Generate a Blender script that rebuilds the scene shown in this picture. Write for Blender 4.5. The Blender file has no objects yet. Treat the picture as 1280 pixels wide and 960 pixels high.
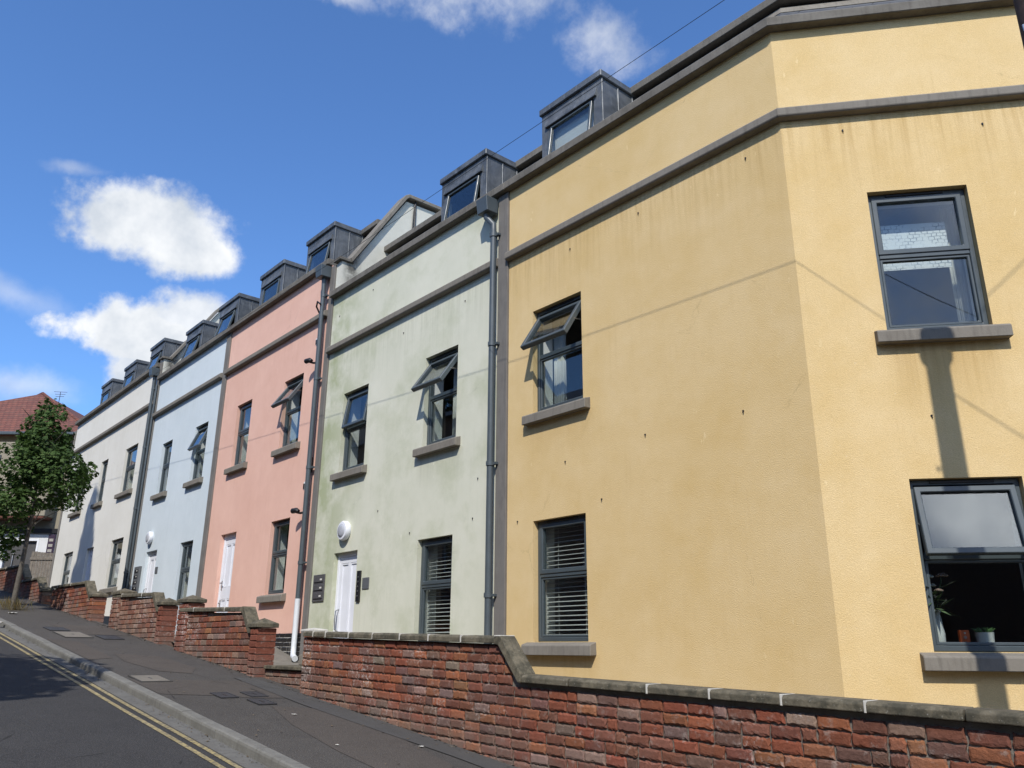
import bpy, bmesh, math, random
from mathutils import Vector, Matrix, noise as mnoise

rnd = random.Random(7)
scene = bpy.context.scene
C = scene.collection

# ------------------------------------------------------------------ helpers
class MB:
    """collects geometry for ONE mesh object (world coordinates)"""
    def __init__(s):
        s.v = []; s.f = []; s.mi = []; s.col = []
    def add(s, pts, faces, mi=0, col=None):
        b = len(s.v)
        s.v += [tuple(p) for p in pts]
        for f in faces:
            s.f.append([b + i for i in f]); s.mi.append(mi); s.col.append(col)
    def box(s, x0, x1, y0, y1, z0, z1, F=None, mi=0, col=None):
        P = [(x0,y0,z0),(x1,y0,z0),(x1,y1,z0),(x0,y1,z0),(x0,y0,z1),(x1,y0,z1),(x1,y1,z1),(x0,y1,z1)]
        if F: P = [F(*p) for p in P]
        s.add(P, [(0,3,2,1),(4,5,6,7),(0,1,5,4),(1,2,6,5),(2,3,7,6),(3,0,4,7)], mi, col)
    def ring(s, u0, u1, z0, z1, w, o0, o1, F, T=None, wb=None):
        """closed rectangular frame: w = member width, o0 front, o1 back"""
        wb = w if wb is None else wb
        P = []
        for o in (o0, o1):
            P += [(u0,o,z0),(u1,o,z0),(u1,o,z1),(u0,o,z1)]
            P += [(u0+w,o,z0+wb),(u1-w,o,z0+wb),(u1-w,o,z1-w),(u0+w,o,z1-w)]
        if T: P = [T(*p) for p in P]
        P = [F(*p) for p in P]
        fs = []
        for i in range(4):
            j = (i+1) % 4
            fs += [(i,j,4+j,4+i), (8+j,8+i,12+i,12+j), (j,i,8+i,8+j), (4+i,4+j,12+j,12+i)]
        s.add(P, fs)
    def tube(s, pts, r, n=8, r1=None):
        pts = [Vector(p) for p in pts]; m = len(pts)
        rings = []
        a = None
        for i, p in enumerate(pts):
            d = (pts[min(i+1,m-1)] - pts[max(i-1,0)]).normalized()
            if a is None: a = d.orthogonal().normalized()
            a = a - d*a.dot(d)
            a.normalize(); b = d.cross(a)
            rr = r if r1 is None else r + (r1-r)*i/max(m-1,1)
            if isinstance(r, (list,tuple)): rr = r[i]
            rings.append([p + a*rr*math.cos(2*math.pi*k/n) + b*rr*math.sin(2*math.pi*k/n) for k in range(n)])
        P = [q for R in rings for q in R]; fs = []
        for i in range(m-1):
            for k in range(n):
                k2 = (k+1) % n
                fs.append((i*n+k, i*n+k2, (i+1)*n+k2, (i+1)*n+k))
        fs.append(tuple(range(n))[::-1]); fs.append(tuple((m-1)*n+k for k in range(n)))
        s.add(P, fs)
    def lathe(s, c, prof, n=20, F=None):
        """profile (radius, height) turned about z at c; or F maps (a,b,h)"""
        P = []; fs = []; m = len(prof)
        for rr, h in prof:
            for k in range(n):
                t = 2*math.pi*k/n
                q = (rr*math.cos(t), rr*math.sin(t), h)
                P.append(F(*q) if F else (c[0]+q[0], c[1]+q[1], c[2]+q[2]))
        for i in range(m-1):
            for k in range(n):
                k2 = (k+1) % n
                fs.append((i*n+k, i*n+k2, (i+1)*n+k2, (i+1)*n+k))
        fs.append(tuple(range(n))[::-1]); fs.append(tuple((m-1)*n+k for k in range(n)))
        s.add(P, fs)
    def extrude(s, prof, path, closed=True):
        """profile of (out,z) swept along an open plan path of (x,y); out is to the right-hand (street) side"""
        n = len(path); dirs = []
        for i in range(n-1):
            d = Vector((path[i+1][0]-path[i][0], path[i+1][1]-path[i][1])); dirs.append(d.normalized())
        P = []
        for i, p in enumerate(path):
            a = dirs[max(i-1,0)]; b = dirs[min(i,n-2)]
            na = Vector((a.y,-a.x)); nb = Vector((b.y,-b.x))
            mt = (na+nb)/(1+na.dot(nb))
            for o, z in prof: P.append((p[0]+mt.x*o, p[1]+mt.y*o, z))
        m = len(prof); fs = []
        for i in range(n-1):
            for k in range(m if closed else m-1):
                k2 = (k+1) % m
                fs.append((i*m+k, i*m+k2, (i+1)*m+k2, (i+1)*m+k))
        if closed:
            fs.append(tuple(range(m))); fs.append(tuple((n-1)*m+k for k in range(m))[::-1])
        s.add(P, fs)
    def build(s, name, mat, parent=None, bevel=0, smooth=False, seg=1):
        o = Vector((0,0,0))
        if parent is not None:
            q = parent
            while q is not None: o += q.location; q = q.parent
        me = bpy.data.meshes.new(name)
        me.from_pydata([tuple(Vector(v)-o) for v in s.v], [], s.f)
        mats = mat if isinstance(mat, (list,tuple)) else [mat]
        for mm in mats: me.materials.append(mm)
        for p, mi in zip(me.polygons, s.mi): p.material_index = mi
        if any(c is not None for c in s.col):
            at = me.color_attributes.new('Col', 'FLOAT_COLOR', 'CORNER')
            for p, c in zip(me.polygons, s.col):
                for li in p.loop_indices: at.data[li].color = (*(c or (.2,.2,.2)), 1)
        bm = bmesh.new(); bm.from_mesh(me)
        bmesh.ops.recalc_face_normals(bm, faces=bm.faces[:]); bm.to_mesh(me); bm.free()
        ob = bpy.data.objects.new(name, me); C.objects.link(ob)
        if parent is not None: ob.parent = parent
        if smooth:
            for p in me.polygons: p.use_smooth = True
            if smooth != 'all':
                me.set_sharp_from_angle(angle=math.radians(40))
        if bevel:
            b = ob.modifiers.new('Bevel', 'BEVEL'); b.width = bevel; b.segments = seg; b.limit_method = 'ANGLE'; b.angle_limit = math.radians(40)
        return ob

def thing(name, loc, label, cat, group=None):
    o = bpy.data.objects.new(name, None); C.objects.link(o)
    o.location = loc; o.empty_display_size = .2
    o['label'] = label; o['category'] = cat
    if group: o['group'] = group
    return o
def tag(o, label, cat, group=None):
    o['label'] = label; o['category'] = cat
    if group: o['group'] = group
    return o
def kind(o, k): o['kind'] = k; return o

# plan of the facades: plane A along x at y = 0 (u < 0), plane B turned 39.5 degrees (u > 0)
c39, s39 = math.cos(math.radians(39.5)), math.sin(math.radians(39.5))
bd = (c39, s39); bn = (s39, -c39)
MIT = ((0+bn[0])/(1+c39), (-1+bn[1])/(1+c39))
def FA(u, o, z): return (u, -o, z)
def FB(u, o, z): return (bd[0]*u+bn[0]*o, bd[1]*u+bn[1]*o, z)
def FAB(u, o, z):
    if abs(u) < 1e-6: return (MIT[0]*o, MIT[1]*o, z)
    return FA(u,o,z) if u < 0 else FB(u,o,z)
def P2(u): return FAB(u, 0, 0)[:2]

def wall_grid(mb, F, us, zs, holes, o0, o1, back=None):
    """wall slab with rectangular openings; back=None open holes, else holes closed at depth back"""
    us = sorted(set(us) | {h[0] for h in holes} | {h[1] for h in holes})
    zs = sorted(set(zs) | {h[2] for h in holes} | {h[3] for h in holes})
    nu, nz = len(us), len(zs)
    idx = {}
    P = []
    for oi, o in enumerate((o0, o1)):
        for i, u in enumerate(us):
            for j, z in enumerate(zs):
                idx[oi,i,j] = len(P); P.append(F(u,o,z))
    def inh(i, j):
        if i < 0 or j < 0 or i >= nu-1 or j >= nz-1: return None
        u = (us[i]+us[i+1])/2; z = (zs[j]+zs[j+1])/2
        return any(h[0] < u < h[1] and h[2] < z < h[3] for h in holes)
    fs = []
    for i in range(nu-1):
        for j in range(nz-1):
            if inh(i,j): continue
            fs.append((idx[0,i,j],idx[0,i+1,j],idx[0,i+1,j+1],idx[0,i,j+1]))
            fs.append((idx[1,i,j],idx[1,i,j+1],idx[1,i+1,j+1],idx[1,i+1,j]))
            for (a,b,di,dj) in (((i,j),(i,j+1),-1,0),((i+1,j),(i+1,j+1),1,0),((i,j),(i+1,j),0,-1),((i,j+1),(i+1,j+1),0,1)):
                if inh(i+di,j+dj) is not False:
                    fs.append((idx[0,a[0],a[1]],idx[0,b[0],b[1]],idx[1,b[0],b[1]],idx[1,a[0],a[1]]))
    mb.add(P, fs)
    if back is not None:
        for h in holes:
            mb.add([F(h[0],back,h[2]),F(h[1],back,h[2]),F(h[1],back,h[3]),F(h[0],back,h[3])],[(0,1,2,3)])

# ------------------------------------------------------------------ node materials
class N:
    def __init__(s, name):
        s.m = bpy.data.materials.new(name); s.m.use_nodes = True
        s.t = s.m.node_tree; s.t.nodes.clear()
        s.out = s.t.nodes.new('ShaderNodeOutputMaterial')
        s.b = s.t.nodes.new('ShaderNodeBsdfPrincipled')
        s.t.links.new(s.b.outputs[0], s.out.inputs[0])
        s._pos = None
    def n(s, typ, **kw):
        nd = s.t.nodes.new(typ)
        for k, v in kw.items(): setattr(nd, k, v)
        return nd
    def l(s, a, b): s.t.links.new(a, b)
    def setin(s, sock, v):
        if isinstance(v, bpy.types.NodeSocket): s.l(v, sock)
        elif isinstance(v, (tuple,list)) and len(v) == 3 and sock.type == 'RGBA': sock.default_value = (*v,1)
        else: sock.default_value = v
    @property
    def pos(s):
        if s._pos is None: s._pos = s.n('ShaderNodeNewGeometry').outputs['Position']
        return s._pos
    def math(s, op, a, b=0.0, clamp=False):
        nd = s.n('ShaderNodeMath', operation=op, use_clamp=clamp); s.setin(nd.inputs[0], a); s.setin(nd.inputs[1], b); return nd.outputs[0]
    def mapping(s, scale=(1,1,1), rot=(0,0,0), loc=(0,0,0), vec=None):
        nd = s.n('ShaderNodeMapping'); s.l(vec or s.pos, nd.inputs[0]); nd.inputs['Scale'].default_value = scale; nd.inputs['Rotation'].default_value = rot; nd.inputs['Location'].default_value = loc; return nd.outputs[0]
    def noise(s, scale, detail=4, rough=.55, vec=None, dist=0):
        nd = s.n('ShaderNodeTexNoise'); s.l(vec or s.pos, nd.inputs['Vector']); nd.inputs['Scale'].default_value = scale; nd.inputs['Detail'].default_value = detail; nd.inputs['Roughness'].default_value = rough; nd.inputs['Distortion'].default_value = dist; return nd.outputs[0]
    def voronoi(s, scale, vec=None, feature='F1'):
        nd = s.n('ShaderNodeTexVoronoi', feature=feature); s.l(vec or s.pos, nd.inputs['Vector']); nd.inputs['Scale'].default_value = scale; return nd.outputs[0]
    def rng(s, v, a, b, c=0., d=1., smooth=False):
        nd = s.n('ShaderNodeMapRange', clamp=True)
        if smooth: nd.interpolation_type = 'SMOOTHSTEP'
        s.setin(nd.inputs[0], v)
        for i, x in zip((1,2,3,4), (a,b,c,d)): nd.inputs[i].default_value = x
        return nd.outputs[0]
    def mix(s, fac, a, b, blend='MIX'):
        nd = s.n('ShaderNodeMix', data_type='RGBA', blend_type=blend); s.setin(nd.inputs[0], fac); s.setin(nd.inputs[6], a); s.setin(nd.inputs[7], b); return nd.outputs[2]
    def sep(s):
        nd = s.n('ShaderNodeSeparateXYZ'); s.l(s.pos, nd.inputs[0]); return nd.outputs
    def bump(s, h, strength=.5, dist=.01, prev=None):
        nd = s.n('ShaderNodeBump'); nd.inputs['Strength'].default_value = strength; nd.inputs['Distance'].default_value = dist; s.l(h, nd.inputs['Height'])
        if prev is not None: s.l(prev, nd.inputs['Normal'])
        return nd.outputs[0]
    def finish(s, col, rough=.8, nrm=None, metal=0., spec=None):
        s.setin(s.b.inputs['Base Color'], col); s.setin(s.b.inputs['Roughness'], rough); s.b.inputs['Metallic'].default_value = metal
        if spec is not None: s.b.inputs['Specular IOR Level'].default_value = spec
        if nrm is not None: s.l(nrm, s.b.inputs['Normal'])
        return s.m

def simple(name, col, rough=.6, var=.12, scale=6., bump=0., bscale=40., metal=0., spec=None):
    m = N(name)
    n1 = m.noise(scale, 5)
    c = m.mix(m.rng(n1,.3,.7), tuple(x*(1-var) for x in col), tuple(min(x*(1+var),1) for x in col))
    nr = m.bump(m.noise(bscale,4), bump, .004) if bump else None
    return m.finish(c, m.rng(m.noise(scale*2.3,3),.3,.7,rough-.06,rough+.06), nr, metal, spec)

def stucco(name, c1, c2, stain, zs, grain=95., bstr=.55, sills=(), string_amt=.55, algae=None, speck=.07, mott=1., ybox=None):
    """painted roughcast render; stain = colour of water runs; zs = underside of the string course"""
    m = N(name); X, Y, Z = m.sep()
    big = m.noise(.55, 5, .6); mid = m.noise(2.6, 6, .65)
    f = m.math('ADD', m.math('MULTIPLY', big, .6), m.math('MULTIPLY', mid, .4))
    c = m.mix(m.rng(f, .5-.14/mott, .5+.14/mott), c1, c2)
    # runs of water
    st = m.noise(3.2, 4, .6, m.mapping((5,5,.22)))
    fine = m.noise(9., 3, .6, m.mapping((4,4,.16)))
    run = m.math('MULTIPLY', m.rng(st,.42,.68), m.rng(fine,.3,.7,.4,1))
    below = m.rng(Z, zs-1.3, zs-.02, 0, 1)
    below = m.math('MULTIPLY', below, m.rng(Z, zs-.01, zs+.02, 1, 0))
    below = m.math('POWER', below, 1.6)
    mask = m.math('MULTIPLY', m.math('MULTIPLY', run, below), string_amt)
    for (x0,x1,zt,ln,amt) in sills:
        mx = m.math('MULTIPLY', m.rng(X, x0-.07, x0+.07), m.rng(X, x1-.07, x1+.07, 1, 0))
        mz = m.math('MULTIPLY', m.rng(Z, zt-ln, zt, 0, 1), m.rng(Z, zt, zt+.03, 1, 0))
        k = m.math('MULTIPLY', m.math('MULTIPLY', mx, mz), m.rng(st,.3,.62,.25,1))
        mask = m.math('MAXIMUM', mask, m.math('MULTIPLY', k, amt))
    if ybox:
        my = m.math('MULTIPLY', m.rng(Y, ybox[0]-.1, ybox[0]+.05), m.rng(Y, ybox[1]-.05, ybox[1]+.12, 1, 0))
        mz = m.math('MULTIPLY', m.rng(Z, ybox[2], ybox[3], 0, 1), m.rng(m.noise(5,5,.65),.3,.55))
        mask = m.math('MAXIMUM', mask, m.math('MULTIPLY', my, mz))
    # faint general weathering
    gen = m.math('MULTIPLY', m.math('MULTIPLY', m.rng(st,.52,.75), .2), m.rng(m.noise(.7,4),.45,.65))
    mask = m.math('MAXIMUM', mask, gen)
    c = m.mix(mask, c, stain)
    if algae:
        (ac, x0, x1, amt) = algae
        ed = m.math('MULTIPLY', m.rng(X, x0, x1, 1, 0), m.rng(m.noise(1.6,6,.62),.38,.58))
        blot = m.math('MULTIPLY', m.rng(m.noise(.9,6,.66),.48,.66), .5)
        c = m.mix(m.math('MULTIPLY', m.math('MAXIMUM', ed, blot), amt), c, ac)
    g = m.noise(grain, 2, .5); g2 = m.voronoi(grain*.8)
    c = m.mix(m.rng(g,.36,.64,0,speck*2), c, tuple(x*.55 for x in c2))
    sc = m.rng(m.noise(5.2, 3, .5, m.mapping((3.2,3.2,1.1),(0,.35,.2))), .70, .73, 0, .35)
    c = m.mix(m.math('MULTIPLY', sc, m.rng(m.noise(1.1,2),.5,.6)), c, tuple(min(x*1.15+.06,.85) for x in c1))
    hk = m.voronoi(.55, m.mapping((1,1,1),loc=(2.3,1.1,4.7)), 'DISTANCE_TO_EDGE')
    hk = m.math('ADD', hk, m.math('MULTIPLY', m.math('SUBTRACT', m.noise(6,5), .5), .10))
    hk = m.math('MULTIPLY', m.rng(m.math('ABSOLUTE', hk), 0, .0035, .35, 0), m.rng(m.noise(.9,2),.5,.62))
    c = m.mix(hk, c, tuple(x*.5 for x in c2))
    spots = m.rng(m.noise(34., 2, .5), .72, .78, 0, .22)
    c = m.mix(spots, c, (.75,.70,.56))
    h = m.math('ADD', m.math('MULTIPLY', g, 1.0), m.math('MULTIPLY', g2, .22))
    nr = m.bump(m.noise(1.7,3), .12, .03)
    nr = m.bump(h, bstr, .006, nr)
    return m.finish(c, .9, nr, spec=.25)

def glass_mat(name, tint=.90, r0=.062):
    m = N(name); t = m.t
    t.nodes.remove(m.b)
    lw = m.n('ShaderNodeLayerWeight'); lw.inputs['Blend'].default_value = .5
    fac = m.math('POWER', lw.outputs['Facing'], 5.0)
    fac = m.math('ADD', m.math('MULTIPLY', fac, 1-r0), r0, True)
    tr = m.n('ShaderNodeBsdfTransparent'); tr.inputs[0].default_value = (tint*.97,tint,tint*.985,1)
    gl = m.n('ShaderNodeBsdfGlossy'); gl.inputs['Roughness'].default_value = .012; gl.inputs[0].default_value = (.95,.97,1,1)
    wob = m.bump(m.noise(1.3, 1), .05, .02); m.l(wob, gl.inputs['Normal'])
    mx = m.n('ShaderNodeMixShader'); m.l(fac, mx.inputs[0]); m.l(tr.outputs[0], mx.inputs[1]); m.l(gl.outputs[0], mx.inputs[2])
    m.l(mx.outputs[0], m.out.inputs[0]); return m.m

M = {}
# sill stains (x0,x1,z top,length,amount)
M['yellow'] = stucco('yellow render', (.725,.55,.295), (.64,.455,.20), (.43,.275,.10), 7.0, 105, .62,
    sills=((-4.0,-2.9,4.42,.5,.35),(.62,1.32,4.40,.75,.75),(-4.0,-2.9,1.54,.3,.5)), speck=.11, mott=.95, string_amt=.75)
M['mint'] = stucco('mint render', (.67,.66,.54), (.585,.585,.46), (.38,.385,.28), 7.0, 95, .3,
    sills=((-6.6,-5.5,4.42,.55,.55),(-9.2,-8.2,4.42,.4,.3)), string_amt=.65, algae=((.335,.37,.205), -9.6, -8.1, .85), speck=.05)
M['pink'] = stucco('pink render', (.77,.49,.385), (.69,.415,.32), (.50,.25,.18), 7.9, 95, .25,
    sills=((-10.35,-9.75,8.0,8,.35),), string_amt=.25, speck=.04)
M['blue'] = stucco('pale blue render', (.63,.69,.715), (.56,.625,.65), (.36,.39,.38), 7.9, 95, .25, string_amt=.3, speck=.04)
M['cream'] = stucco('cream render', (.75,.73,.66), (.68,.655,.58), (.40,.365,.29), 8.35, 95, .25, string_amt=.4, speck=.04)
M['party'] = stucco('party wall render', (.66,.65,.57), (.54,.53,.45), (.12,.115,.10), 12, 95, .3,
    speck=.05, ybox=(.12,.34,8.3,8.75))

def stone_mat(name, c1, c2, moss=None, bstr=.4):
    m = N(name); X,Y,Z = m.sep()
    c = m.mix(m.rng(m.noise(3.5,6,.65),.3,.7), c1, c2)
    st = m.noise(7, 4, .6, m.mapping((3,3,.5)))
    c = m.mix(m.rng(st,.5,.75,0,.45), c, tuple(x*.5 for x in c2))
    if moss:
        c = m.mix(m.rng(m.noise(9,7,.7),.42,.6,0,.85), c, moss)
        c = m.mix(m.rng(m.noise(60,3,.6),.64,.72,0,.6), c, (.32,.31,.27))
    nr = m.bump(m.noise(70,5,.65), bstr, .006)
    return m.finish(c, .9, nr, spec=.25)
M['trim'] = stone_mat('grey cast stone trim', (.225,.205,.172), (.175,.157,.13))
M['coping'] = stone_mat('dark parapet coping', (.19,.175,.15), (.115,.105,.088))
M['pier'] = stone_mat('brown grey movement strip', (.185,.172,.155), (.15,.14,.127), bstr=.15)
M['wallcoping'] = stone_mat('weathered wall coping stone', (.19,.165,.115), (.105,.092,.066), (.05,.047,.034), .7)
M['palestone'] = stone_mat('pale coping stone', (.40,.375,.33), (.30,.28,.245))
M['lime'] = simple('white lime mortar', (.50,.48,.43), .9, .15, 12, .4)
M['frame'] = simple('slate grey window paint', (.062,.078,.085), .38, .08, 3)
M['pipe'] = simple('grey plastic pipe', (.07,.085,.093), .42, .1, 4)
M['whitepipe'] = simple('white plastic pipe', (.62,.64,.65), .4, .06, 4)
M['black'] = simple('black plastic', (.012,.012,.013), .45, .2, 4)
M['white'] = simple('white door paint', (.74,.75,.78), .45, .05, 3)
M['opal'] = simple('opal lamp glass', (.42,.43,.46), .25, .03, 3)
M['steel'] = simple('brushed steel', (.42,.42,.41), .35, .1, 20, metal=.9)
M['glass'] = glass_mat('window glass')
M['plaster'] = simple('room plaster', (.42,.41,.39), .9, .05, 1)
M['reveal'] = simple('white window reveal', (.72,.72,.70), .7, .03, 1)
M['carpet'] = simple('room floor', (.12,.09,.07), .9, .1, 3)
M['blind'] = simple('white slatted blind', (.66,.66,.64), .6, .04, 2)
M['curtain'] = simple('sheer curtain', (.6,.6,.57), .9, .08, 4)
M['drape'] = simple('beige curtain', (.36,.32,.25), .9, .08, 4)

def sketch_mat():
    m = N('patterned roller blind')
    v = m.n('ShaderNodeTexBrick'); X,Y,Z = m.sep(); cb = m.n('ShaderNodeCombineXYZ'); m.l(m.math('ADD',X,m.math('MULTIPLY',m.noise(14,2),.03)), cb.inputs[0]); m.l(m.math('ADD',Z,m.math('MULTIPLY',m.noise(11,2),.03)), cb.inputs[1]); m.l(cb.outputs[0], v.inputs['Vector'])
    v.inputs['Scale'].default_value = 1; v.inputs['Brick Width'].default_value = .045; v.inputs['Row Height'].default_value = .038; v.inputs['Mortar Size'].default_value = .004
    f = m.math('MULTIPLY', v.outputs['Fac'], m.rng(m.noise(9,3),.42,.6))
    return m.finish(m.mix(m.math('MULTIPLY',f,.8), (.80,.82,.84), (.22,.26,.32)), .9)
M['sketch'] = sketch_mat()
def lead_mat():
    m = N('weathered lead sheet')
    c = m.mix(m.rng(m.noise(2.2,7,.66,dist=.8),.32,.68), (.055,.062,.068), (.16,.17,.178))
    c = m.mix(m.rng(m.noise(5,5,.6,m.mapping((4,4,.6))),.55,.78,0,.55), c, (.27,.285,.295))
    nr = m.bump(m.noise(4,4), .5, .02)
    return m.finish(c, m.rng(m.noise(7,4),.3,.7,.42,.66), nr, .25)
M['lead'] = lead_mat()
def slate_mat():
    m = N('grey roof slate')
    br = m.n('ShaderNodeTexBrick'); m.l(m.mapping((1,1,1.3)), br.inputs['Vector'])
    X,Y,Z = m.sep(); cb = m.n('ShaderNodeCombineXYZ'); m.l(X, cb.inputs[0]); m.l(Z, cb.inputs[1]); m.l(cb.outputs[0], br.inputs['Vector'])
    br.inputs['Scale'].default_value = 1; br.inputs['Brick Width'].default_value = .34; br.inputs['Row Height'].default_value = .22
    br.inputs['Mortar Size'].default_value = .006
    br.inputs['Color1'].default_value = (.055,.06,.068,1); br.inputs['Color2'].default_value = (.085,.09,.10,1); br.inputs['Mortar'].default_value = (.012,.012,.014,1)
    c = m.mix(m.rng(m.noise(9,5),.4,.7,0,.4), br.outputs[0], (.13,.13,.13))
    nr = m.bump(br.outputs['Fac'], .5, -.008)
    return m.finish(c, .55, nr)
M['slate'] = slate_mat()

def brick_mat(name, dirt=1.):
    m = N(name)
    at = m.n('ShaderNodeAttribute', attribute_name='Col')
    c = m.mix(.22, at.outputs['Color'], (.205,.095,.066))
    c = m.mix(m.rng(m.noise(26,6,.7),.35,.7,0,.6), c, m.mix(1, at.outputs['Color'], (.42,.38,.36), 'MULTIPLY'))
    c = m.mix(m.rng(m.noise(9,6,.72),.56,.72,0,.7), c, (.36,.30,.26))
    c = m.mix(m.math('MULTIPLY', m.rng(m.noise(1.3,5,.65),.55,.66), m.rng(m.noise(30,5,.7),.5,.6,0,.8)), c, (.55,.50,.46))
    c = m.mix(m.rng(m.noise(2.2,5,.65),.5,.72,0,.3), c, (.15,.115,.10))
    c = m.mix(m.rng(m.noise(48,4,.6),.66,.76,0,.55), c, (.09,.07,.062))
    # grime towards the foot of the sloping wall is real dirt and lichen
    X,Y,Z = m.sep()
    foot = m.math('SUBTRACT', Z, m.math('ADD', m.math('MULTIPLY', X, -.109), .4325))
    g = m.math('MULTIPLY', m.rng(foot, .02, .32, 1, 0), m.rng(m.noise(3.2,6,.7),.33,.55))
    c = m.mix(m.math('MULTIPLY', g, .6*dirt), c, (.19,.165,.138))
    nr = m.bump(m.noise(55,6,.7), .75, .01)
    nr = m.bump(m.noise(190,3,.6), .35, .003, nr)
    return m.finish(c, .92, nr, spec=.2)
M['brick'] = brick_mat('old red brick')
def mortar_mat():
    m = N('brick mortar'); X,Y,Z = m.sep()
    c = m.mix(m.rng(m.noise(6,6,.65),.3,.7), (.135,.12,.10), (.24,.215,.18))
    rep = m.math('MULTIPLY', m.rng(X,-5.15,-4.85,1,0), m.math('MULTIPLY', m.rng(X,-6.3,-6.2), m.math('MULTIPLY', m.rng(Z,1.42,1.5), m.rng(m.noise(3.5,4),.28,.42))))
    c = m.mix(rep, c, (.60,.57,.50))
    return m.finish(c, .95, m.bump(m.noise(60,5,.65), .8, .01), spec=.15)
M['mortar'] = mortar_mat()

def asphalt(name, c1, c2, pale, scale=130, amt=.3, warm=None):
    m = N(name)
    big = m.noise(.5,6,.65); mid = m.noise(2.7,6,.7,dist=.4)
    c = m.mix(m.rng(m.math('ADD', m.math('MULTIPLY',big,.5), m.math('MULTIPLY',mid,.5)),.38,.62), c1, c2)
    if warm: c = m.mix(m.rng(m.noise(.8,5,.6,m.mapping((1,1,1),loc=(3,7,0))),.5,.62,0,.8), c, warm)
    agg = m.voronoi(scale)
    c = m.mix(m.rng(agg,.18,.5,amt,0), c, pale)
    c = m.mix(m.rng(m.noise(scale*1.7,2),.35,.5,.5,0), c, tuple(x*.35 for x in c1))
    # long cracks
    ck = m.voronoi(.9, m.mapping((1,1,1)), 'DISTANCE_TO_EDGE')
    wv = m.noise(5,4)
    ck = m.math('ADD', ck, m.math('MULTIPLY', m.math('SUBTRACT', wv, .5), .06))
    line = m.math('MULTIPLY', m.rng(ck,0,.006,1,0), m.rng(m.noise(.7,2),.5,.6))
    c = m.mix(m.math('MULTIPLY', line, .7), c, (.015,.014,.013))
    nr = m.bump(m.math('ADD', agg, m.math('MULTIPLY', m.noise(scale*.5,3), .6)), .6, .006)
    return m.finish(c, .9, nr, spec=.25)
M['road'] = asphalt('road asphalt', (.033,.032,.032), (.046,.045,.044), (.13,.125,.12), 95, .6)
M['pave'] = asphalt('pavement asphalt', (.056,.051,.046), (.076,.070,.063), (.17,.155,.135), 100, .62)
M['patch'] = asphalt('old red flecked asphalt', (.068,.059,.051), (.086,.074,.063), (.16,.14,.12), 95, .6)
M['darkpatch'] = asphalt('newer grey asphalt', (.070,.067,.063), (.09,.086,.08), (.11,.11,.11), 140, .3)
M['kerb'] = stone_mat('granite kerb', (.20,.195,.175), (.135,.13,.115), None, .5)
M['gutter'] = stone_mat('concrete gutter channel', (.155,.15,.135), (.115,.11,.10), None, .5)
def yellow_line():
    m = N('worn yellow road paint')
    w = m.rng(m.noise(26,6,.7),.40,.66)
    c = m.mix(w, (.14,.12,.08), m.mix(m.rng(m.noise(3,4),.3,.7), (.38,.29,.10), (.47,.38,.19)))
    return m.finish(c, .8, m.bump(m.noise(90,4),.4,.004))
M['yline'] = yellow_line()
M['soil'] = simple('dusty earth', (.10,.085,.065), .95, .3, 9, .8, 60)
M['concrete'] = stone_mat('concrete cover', (.20,.18,.15), (.155,.14,.115), None, .4)
M['iron'] = simple('cast iron cover', (.035,.035,.037), .6, .2, 12, .6, 80)
M['pole'] = simple('creosoted timber', (.045,.026,.018), .8, .35, 14, .5, 60)
M['wire'] = simple('black cable', (.01,.01,.01), .5, .1, 4)
M['bark'] = simple('grey bark', (.10,.088,.07), .9, .3, 14, .8, 50)
def leaf_mat(name, a, b, c_):
    m = N(name)
    at = m.n('ShaderNodeAttribute', attribute_name='Col')
    c = m.mix(m.rng(m.noise(2.4,3),.35,.65), a, b)
    c = m.mix(.5, c, at.outputs['Color'])
    m.setin(m.b.inputs['Base Color'], c); m.b.inputs['Roughness'].default_value = .75; m.b.inputs['Specular IOR Level'].default_value = .22
    t = m.n('ShaderNodeBsdfTranslucent'); m.setin(t.inputs[0], c_)
    mx = m.n('ShaderNodeMixShader'); mx.inputs[0].default_value = .22
    m.l(m.b.outputs[0], mx.inputs[1]); m.l(t.outputs[0], mx.inputs[2]); m.l(mx.outputs[0], m.out.inputs[0])
    return m.m
M['leaf'] = leaf_mat('maple leaf', (.034,.062,.015), (.055,.10,.024), (.08,.15,.03))
M['tan'] = stucco('tan render', (.31,.275,.205), (.26,.23,.17), (.2,.17,.12), 30, 80, .3, speck=.04)
M['whitewall'] = stucco('white render', (.70,.70,.69), (.62,.62,.61), (.4,.4,.38), 30, 80, .2, speck=.03)
def tile_mat():
    m = N('red clay roof tile')
    X,Y,Z = m.sep(); cb = m.n('ShaderNodeCombineXYZ')
    u = m.math('ADD', m.math('MULTIPLY', X, .656), m.math('MULTIPLY', Y, .755)); m.l(u, cb.inputs[0]); m.l(Z, cb.inputs[1])
    br = m.n('ShaderNodeTexBrick'); m.l(cb.outputs[0], br.inputs['Vector'])
    br.inputs['Scale'].default_value = 1; br.inputs['Brick Width'].default_value = .24; br.inputs['Row Height'].default_value = .16; br.inputs['Mortar Size'].default_value = .012
    br.inputs['Color1'].default_value = (.135,.046,.032,1); br.inputs['Color2'].default_value = (.19,.066,.042,1); br.inputs['Mortar'].default_value = (.05,.02,.015,1)
    c = m.mix(m.rng(m.noise(4,5),.45,.7,0,.5), br.outputs[0], (.13,.07,.05))
    return m.finish(c, .85, m.bump(br.outputs['Fac'], .6, -.02))
M['tile'] = tile_mat()
M['garage'] = simple('dark grey door', (.075,.072,.07), .5, .06, 2)
M['timber'] = simple('weathered fence timber', (.17,.145,.115), .9, .25, 9, .5, 40)
M['orange'] = simple('orange card box', (.62,.105,.02), .5, .05, 4)
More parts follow.
